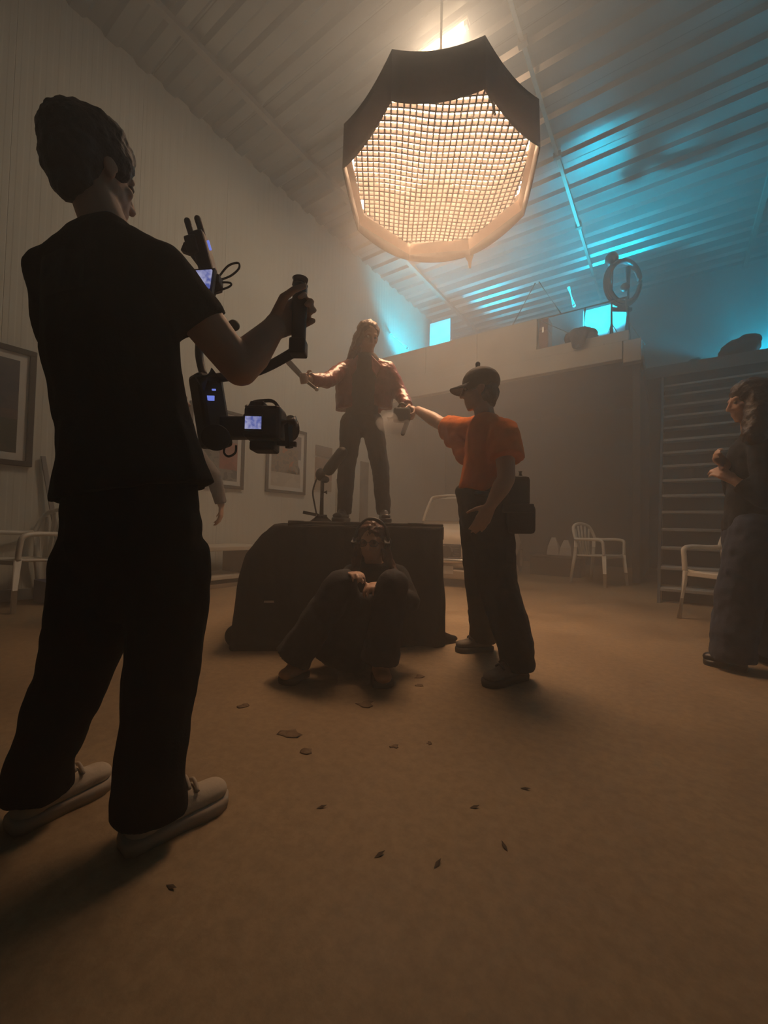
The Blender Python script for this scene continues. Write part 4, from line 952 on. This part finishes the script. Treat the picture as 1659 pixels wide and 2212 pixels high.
# ---------------------------------------------------------------- odds and ends by the left wall
M['bench'] = mat('grey_white_laminate', (.50, .46, .38), .6, 0, .06, 6); M['bench2'] = mat('brown_laminate', (.24, .19, .14), .6, 0, .1, 6)
bl0 = Vector((-4.62, 3.10, 0)); bn = thing('low_bench', 'low pale bench with a solid end panel between operator and black box', 'bench', bl0)
MB().bb((-4.95, 2.30, .44), (-4.32, 3.62, .49)).build('top', M['bench'], bn, bevel=.008)
MB().bb((-4.95, 3.38, .012), (-4.34, 3.58, .438)).build('end_panel', M['bench2'], bn, bevel=.02)
MB().bb((-4.95, 2.32, .012), (-4.34, 2.42, .438)).build('end_panel', M['bench2'], bn, bevel=.02)
MB().bb((-4.93, 2.42, .10), (-4.36, 3.38, .14)).build('shelf', M['bench'], bn, bevel=.005)
MB().bb((-4.93, 2.30, .001), (-4.38, 3.56, .05)).build('plinth', M['bench2'], bn)
M['crate'] = mat('violet_blue_plastic', (.085, .08, .16), .6, 0, .08, 12)
cr = thing('plastic_crate', 'violet blue plastic crate on the floor under the left chair', 'crate', (-4.80, 1.50, 0)); cx, cy = -4.80, 1.52
for a, b_ in (((-.17, -.13, 0), (.17, .13, .012)), ((-.17, -.13, .012), (.17, -.118, .2)), ((-.17, .118, .012), (.17, .13, .2)), ((-.17, -.118, .012), (-.158, .118, .2)), ((.158, -.118, .012), (.17, .118, .2))):
    MB().bb((cx + a[0], cy + a[1], a[2]), (cx + b_[0], cy + b_[1], b_[2])).build('crate_wall', M['crate'], cr, bevel=.002)
st_ = thing('leaning_pole', 'grey flat pole leaning against the wall behind the left chair', 'pole', (-4.86, 1.62, 0))
MB().bar((-4.98, 1.66, 0.012), on(93, 985, 0, XL + .035), .04, .018).build('shaft', M['steel'], st_, bevel=.004)
MB().cap((-4.98, 1.66, .022), (-4.98, 1.66, .026), .022, .022, n=10).build('foot', M['rubber_dark'], st_, True)
ca = G(0, 1310); ca = Vector((-4.50, .70, 0))
cs = thing('flight_case', 'dark case standing at the left edge in front of the chair', 'case', ca)
MB().box(ca + UP * .33, (.40, .40, .64), rz=rad(34.6)).build('body', M['black'], cs, bevel=.03)
for z in (.02, .64): MB().box(ca + UP * z, (.42, .42, .03), rz=rad(34.6)).build('edge_band', M['dark'], cs, bevel=.004)

# ================================================================ old white car under the mezzanine
M['carpaint'] = mat('cream_car_paint', (.60, .52, .41), .3, 0, .04, 3, spec=.6); M['chrome'] = mat('chrome', (.85, .80, .72), .12, 1., .03, 8)
M['glass'] = mat('car_glass', (.16, .145, .12), .08, 0, .05, 3); M['tyre'] = mat('tyre', (.02, .018, .016), .8)
co = Vector((-2.75, 6.4, 0)); car = thing('vintage_car', 'old cream coloured small car facing us under the mezzanine', 'car', co, 0)
rc = rad(8); cq = lambda x, y, z: co + Matrix.Rotation(rc, 3, 'Z') @ Vector((x, y, z))
def sect(y, w, z0, z1, tum=.9):
    pts = []
    for x, z in ((-.86, 0), (-1, .18), (-1, .55), (-tum, .86), (-tum * .72, 1), (tum * .72, 1), (tum, .86), (1, .55), (1, .18), (.86, 0)): pts.append(cq(x * w, y, z0 + (z1 - z0) * z))
    return pts
def loft(mb, secs):
    n = len(secs[0]); k = len(mb.v)
    mb.v += [tuple(p) for s_ in secs for p in s_]
    mb.f += [tuple(k + i for i in range(n)), tuple(k + (len(secs) - 1) * n + i for i in reversed(range(n)))]
    for i in range(len(secs) - 1):
        for j in range(n): mb.f.append((k + i * n + j, k + (i + 1) * n + j, k + (i + 1) * n + (j + 1) % n, k + i * n + (j + 1) % n))
    return mb
def sub(o, l=2):
    s_ = o.modifiers.new('sub', 'SUBSURF'); s_.levels = l; s_.render_levels = l; return o
sub(loft(MB(), [sect(-1.42, .55, .28, .62), sect(-1.36, .64, .22, .72), sect(-1.1, .69, .20, .80), sect(-.5, .70, .20, .85), sect(.5, .70, .20, .86), sect(1.2, .69, .22, .84), sect(1.45, .62, .26, .74), sect(1.5, .52, .32, .64)]).build('body', M['carpaint'], car, True))
sub(loft(MB(), [sect(-.62, .62, .80, .86, .9), sect(-.38, .60, .80, 1.16, .86), sect(-.22, .57, .82, 1.30, .84), sect(.45, .57, .82, 1.33, .84), sect(.95, .56, .82, 1.20, .84), sect(1.25, .56, .80, .86, .9)]).build('cabin', M['carpaint'], car, True))
MB().prism([(-.50, .0), (.50, .0), (.44, .34), (.34, .385), (-.34, .385), (-.44, .34)], .012, Matrix((Matrix.Rotation(rc, 3, 'Z') @ Vector((1, 0, 0)), (Matrix.Rotation(rc, 3, 'Z') @ Vector((0, .42, .9))).normalized(), (Matrix.Rotation(rc, 3, 'Z') @ Vector((0, -.9, .42))).normalized())).transposed(), cq(0, -.615, .865)).build('windscreen', M['glass'], car)
MB().tube([cq(-.53, -.635, .86), cq(-.475, -.49, 1.16), cq(-.36, -.43, 1.26), cq(.36, -.43, 1.26), cq(.475, -.49, 1.16), cq(.53, -.635, .86)], .02, 8).build('windscreen_surround', M['carpaint'], car, True)
gr = MB().box(cq(0, -1.425, .47), (.62, .03, .17), rz=rc).build('grille', M['dark'], car, bevel=.02)
for i in range(5): MB().box(cq(0, -1.445, .405 + i * .032), (.58, .012, .008), rz=rc).build('grille_bar', M['chrome'], gr)
for s_ in (-1, 1):
    h_ = MB().cyl(cq(s_ * .50, -1.30, .60), cq(s_ * .50, -1.43, .59), .095, .09, 22).build('headlamp', M['chrome'], car, True)
    MB().ell(cq(s_ * .50, -1.425, .59), (.078, .03, .078), n=16).build('lamp_glass', M['mount'], h_, True)
    f_ = MB().cyl(cq(s_ * .16 - .02, -1.45, .46), cq(s_ * .16 - .02, -1.52, .46), .075, .08, 20).build('spot_lamp', M['dark'], car, True)
    MB().cyl(cq(s_ * .16 - .02, -1.52, .46), cq(s_ * .16 - .02, -1.528, .46), .074, n=20).build('lamp_cover', M['black'], f_)
    for yy in (-.98, .98):
        w_ = MB().cyl(cq(s_ * .56, yy, .26), cq(s_ * .70, yy, .26), .26, n=24).build('wheel', M['tyre'], car, True, .02)
        MB().cyl(cq(s_ * .705, yy, .26), cq(s_ * .712, yy, .26), .15, n=20).build('hub_cap', M['chrome'], w_, True)
MB().tube([cq(-.68, -1.28, .345), cq(-.62, -1.47, .345), cq(0, -1.53, .345), cq(.62, -1.47, .345), cq(.68, -1.28, .345)], .034, 8).build('front_bumper', M['chrome'], car, True)
MB().box(cq(0, -1.49, .22), (.46, .012, .10), rz=rc).build('number_plate', M['mount'], car)
MB().box(cq(0, -1.40, .16), (1.05, .05, .12), rz=rc).build('front_valance', M['carpaint'], car, bevel=.02)

# pale bag on a dark low chest, far under the mezzanine
chs = thing('low_chest', 'dark low chest in the gloom between the car and the lone chair', 'chest', (-1.62, 7.5, 0))
MB().bb((-2.0, 7.35, .0), (-1.2, 7.8, .30)).build('body', M['board'], chs, bevel=.01); MB().bb((-2.02, 7.33, .302), (-1.18, 7.82, .335)).build('lid', M['board'], chs, bevel=.006)
M['paper'] = mat('pale_paper', (.55, .5, .45), .8, 0, .08, 10)
for k_, (x_, lab) in enumerate(((-1.66, 'taller pale paper bag on the dark low chest'), (-1.46, 'smaller pale paper bag, right one on the dark low chest'))):
    b = MB(); h_ = .30 if k_ == 0 else .26
    pts = lambda w, d, z: [(x_ - w, 7.55 - d, z), (x_ + w, 7.55 - d, z), (x_ + w, 7.55 + d, z), (x_ - w, 7.55 + d, z)]
    v_ = pts(.10, .07, .336) + pts(.085, .06, .336 + h_ * .5) + pts(.035, .012, .336 + h_)
    b.add(v_, [(3, 2, 1, 0), (8, 9, 10, 11)] + [(r * 4 + i, r * 4 + (i + 1) % 4, r * 4 + 4 + (i + 1) % 4, r * 4 + 4 + i) for r in (0, 1) for i in range(4)])
    tag(b.build('paper_bag', M['paper'], None, bevel=.006), lab, 'bag', 'paper bags on the chest')

# ================================================================ things up on the mezzanine
sd0 = Vector((-.66, 7.36, 3.625))
ls = thing('light_stand', 'twin post light stand silhouetted in cyan at the mezzanine corner', 'stand', sd0)
sx_ = Vector((.823, .568, 0))
pA = sd0 - sx_ * .13; pB = sd0 + sx_ * .13
MB().cyl(pA, pA + UP * 1.42, .038, .034, 12).build('post', M['dark'], ls, True); MB().cyl(pB, pB + UP * 1.30, .046, .040, 12).build('post', M['dark'], ls, True)
MB().bar(pA + UP * .62, pB + UP * .62 + sx_ * .05, .05, .05).build('crosspiece', M['dark'], ls)
MB().ell(pA + UP * 1.42, (.10, .10, .11)).build('lamp_housing', M['dark'], ls, True)
MB().ell(pB + UP * .98 - sx_ * .05, (.07, .05, .07)).build('clamp', M['dark'], ls, True)
for a in (0, 120, 240):
    v = Vector((math.cos(rad(a)), math.sin(rad(a)), 0)); MB().cyl(pB + UP * .45, pB + v * .22 + UP * .012, .012, n=8).build('leg', M['conduit'], ls, True)
    MB().cyl(pA + UP * .40, pA + v * .18 + UP * .012, .011, n=8).build('leg', M['conduit'], ls, True)
cc = sd0 + sx_ * .02 + UP * 1.02 - Vector((-.568, .823, 0)) * .06
o = MB()
for k_ in range(3): o.tube([cc + sx_ * (.245 + .012 * k_) * math.cos(a) + UP * (.33 + .01 * k_) * math.sin(a) + Vector((-.568, .823, 0)) * .028 * (k_ - 1) for a in [2 * math.pi * i / 12 for i in range(12)]], .034, 8, 3, True)
tag(o.build('cable_coil', M['black'], None, True), 'coil of dark cable hung as a ring on the light stand', 'cable')
sbg = thing('sandbag', 'dark sandbag slumped over the mezzanine kerb', 'sandbag', Vector((-1.2, YL + .08, 3.802)))
b = MB(); b.cap((-1.36, YL + .12, 3.90), (-1.04, YL + .12, 3.89), .095, .095); b.cap((-1.26, YL - .04, 3.88), (-1.24, YL - .055, 3.70), .085, .065); b.cap((-1.14, YL - .04, 3.88), (-1.17, YL - .055, 3.72), .085, .065); b.cap((-1.3, YL + .1, 3.93), (-1.24, YL - .02, 3.90), .085, .085); b.cap((-1.1, YL + .1, 3.93), (-1.14, YL - .02, 3.90), .085, .085)
b.skin('bag', M['cordura'], sbg, .012, 14, .012, 12); MB().tube([(-1.28, YL + .1, 3.95), (-1.2, YL + .1, 4.03), (-1.12, YL + .1, 3.95)], .012, 8).build('handle', M['cordura'], sbg, True)
M['redcase'] = mat('faded_red_case', (.22, .075, .055), .6, 0, .1, 10)
rcs = thing('equipment_case', 'faded red equipment case on the mezzanine behind the parapet end', 'case', (-1.98, 7.45, 3.625))
MB().bb((-2.2, 7.30, 3.64), (-1.72, 7.6, 4.18)).build('body', M['redcase'], rcs, bevel=.015); MB().bb((-2.2, 7.30, 4.184), (-1.72, 7.6, 4.40)).build('lid', M['redcase'], rcs, bevel=.015)
for x_ in (-2.12, -1.82): MB().bb((x_, 7.285, 4.14), (x_ + .03, 7.299, 4.23)).build('latch', M['tape'], rcs)
hb = thing('round_lamp_head', 'round dark lamp head showing above the parapet beside the cyan light', 'lamp', (-3.52, 7.5, 3.625))
MB().cyl((-3.52, 7.5, 3.63), (-3.52, 7.5, 4.34), .022).build('post', M['steel'], hb, True); MB().ell((-3.52, 7.5, 4.40), (.11, .09, .085)).build('head', M['redcase'], hb, True)
MB().cyl((-3.52, 7.5, 3.622), (-3.52, 7.5, 3.645), .16, n=20).build('base', M['steel'], hb, True)
for a, b_, lab in (((843, 721), (880, 752), 'slanting cyan lit tube behind the parapet near the red jacket'), ((1228, 620), (1240, 660), 'short cyan lit tube leaning behind the railing')):
    t = thing('lit_tube', lab, 'light tube', on(*b_, 1, 7.5)); MB().cyl(on(*a, 1, 7.5), on(*b_, 1, 7.46), .022, n=12).build('tube', M['cyan'], t, True)
    for e_ in (a, b_): p_ = on(*e_, 1, 7.5 if e_ is a else 7.46); MB().ell(p_, .026, n=10, m=6).build('end_cap', M['conduit'], t, True)

hp0 = on(1600, 792, 1, 8.62)
for cx_, cz_, w_, h_, lab in ((hp0.x, 3.602, .26, .34, 'dark heaped jacket on the landing above the right edge person'), (on(1500, 806, 1, 8.56).x, 3.602, .10, .10, 'small dark pouch on the landing edge at the stair top')):
    b = MB(); b.ell((cx_, 8.66, cz_ + h_ * .45), (w_, .14, h_ * .45)); b.ell((cx_ + w_ * .4, 8.68, cz_ + h_ * .75), (w_ * .6, .12, h_ * .3)); b.ell((cx_ - w_ * .4, 8.66, cz_ + h_ * .3), (w_ * .7, .13, h_ * .3))
    tag(b.skin('cloth_heap' if w_ > .2 else 'pouch', M['cordura'], None, .015, 3, .02 if w_ > .2 else .006, 9), lab, 'clothing' if w_ > .2 else 'pouch')

# ================================================================ dirt on the floor
M['mud'] = mat('dried_mud', (.15, .10, .058), .9, 0, .2, 30, .3, 80); M['leaf'] = mat('dry_leaf', (.06, .04, .022), .8, 0, .2, 30)
where = ['beside the right tan boot', 'just below the upper mud lump by the tan boot', 'in front of the seated person', 'left of centre on the bare floor', 'below the left clod on the bare floor', 'left of the tan left boot', 'mid floor below the seated person', 'right of the mid floor clod']
rnd = random.Random(3)
for k_, (px_, py_, r_) in enumerate(((906, 1462, .045), (905, 1480, .028), (790, 1520, .055), (625, 1587, .055), (660, 1622, .032), (525, 1525, .030), (852, 1612, .022), (928, 1606, .018))):
    g0 = G(px_, py_); b = MB(); n_ = 10; top_ = []; bot = []
    for i in range(n_):
        a = 2 * math.pi * i / n_; rr_ = r_ * (.35 + .6 * rnd.random()); bot.append(g0 + Vector((math.cos(a) * rr_, math.sin(a) * rr_, .0005))); top_.append(g0 + Vector((math.cos(a) * rr_ * .7, math.sin(a) * rr_ * .7, .002)))
    b.add(bot + top_ + [g0 + UP * .003], [tuple(reversed(range(n_)))] + [(i, (i + 1) % n_, n_ + (i + 1) % n_, n_ + i) for i in range(n_)] + [(n_ + i, n_ + (i + 1) % n_, 2 * n_) for i in range(n_)])
    tag(b.build('mud_clod', M['mud'], None, True), 'flat clod of dried mud ' + where[k_], 'mud', 'mud clods on the floor')
wl_ = ['furthest right in the near floor', 'near the centre line of the near floor, left one', 'near the centre line, right one', 'lowest on the right of the near floor', 'left of the others in the near floor', 'above the pair near the centre', 'at the lower left by the long shadow']
for k_, (px_, py_, a) in enumerate(((1135, 1705, .3), (820, 1848, 1.2), (945, 1868, 1.5), (1090, 1830, 2.4), (695, 1745, .9), (1025, 1745, .8), (370, 1918, .2))):
    g0 = G(px_, py_); d_ = Vector((math.cos(a), math.sin(a), 0)); s_ = Vector((-d_.y, d_.x, 0)); L = .016
    v_ = [g0 - d_ * L + UP * .001, g0 + s_ * .005 + UP * .004, g0 + d_ * L + UP * .006, g0 - s_ * .005 + UP * .002, g0 + UP * .0005]
    tag(MB().add(v_, [(0, 1, 4), (1, 2, 4), (2, 3, 4), (3, 0, 4), (0, 3, 2, 1)]).build('dry_leaf', M['leaf'], None), 'tiny curled dry leaf ' + wl_[k_], 'leaf', 'dry leaves on the floor')
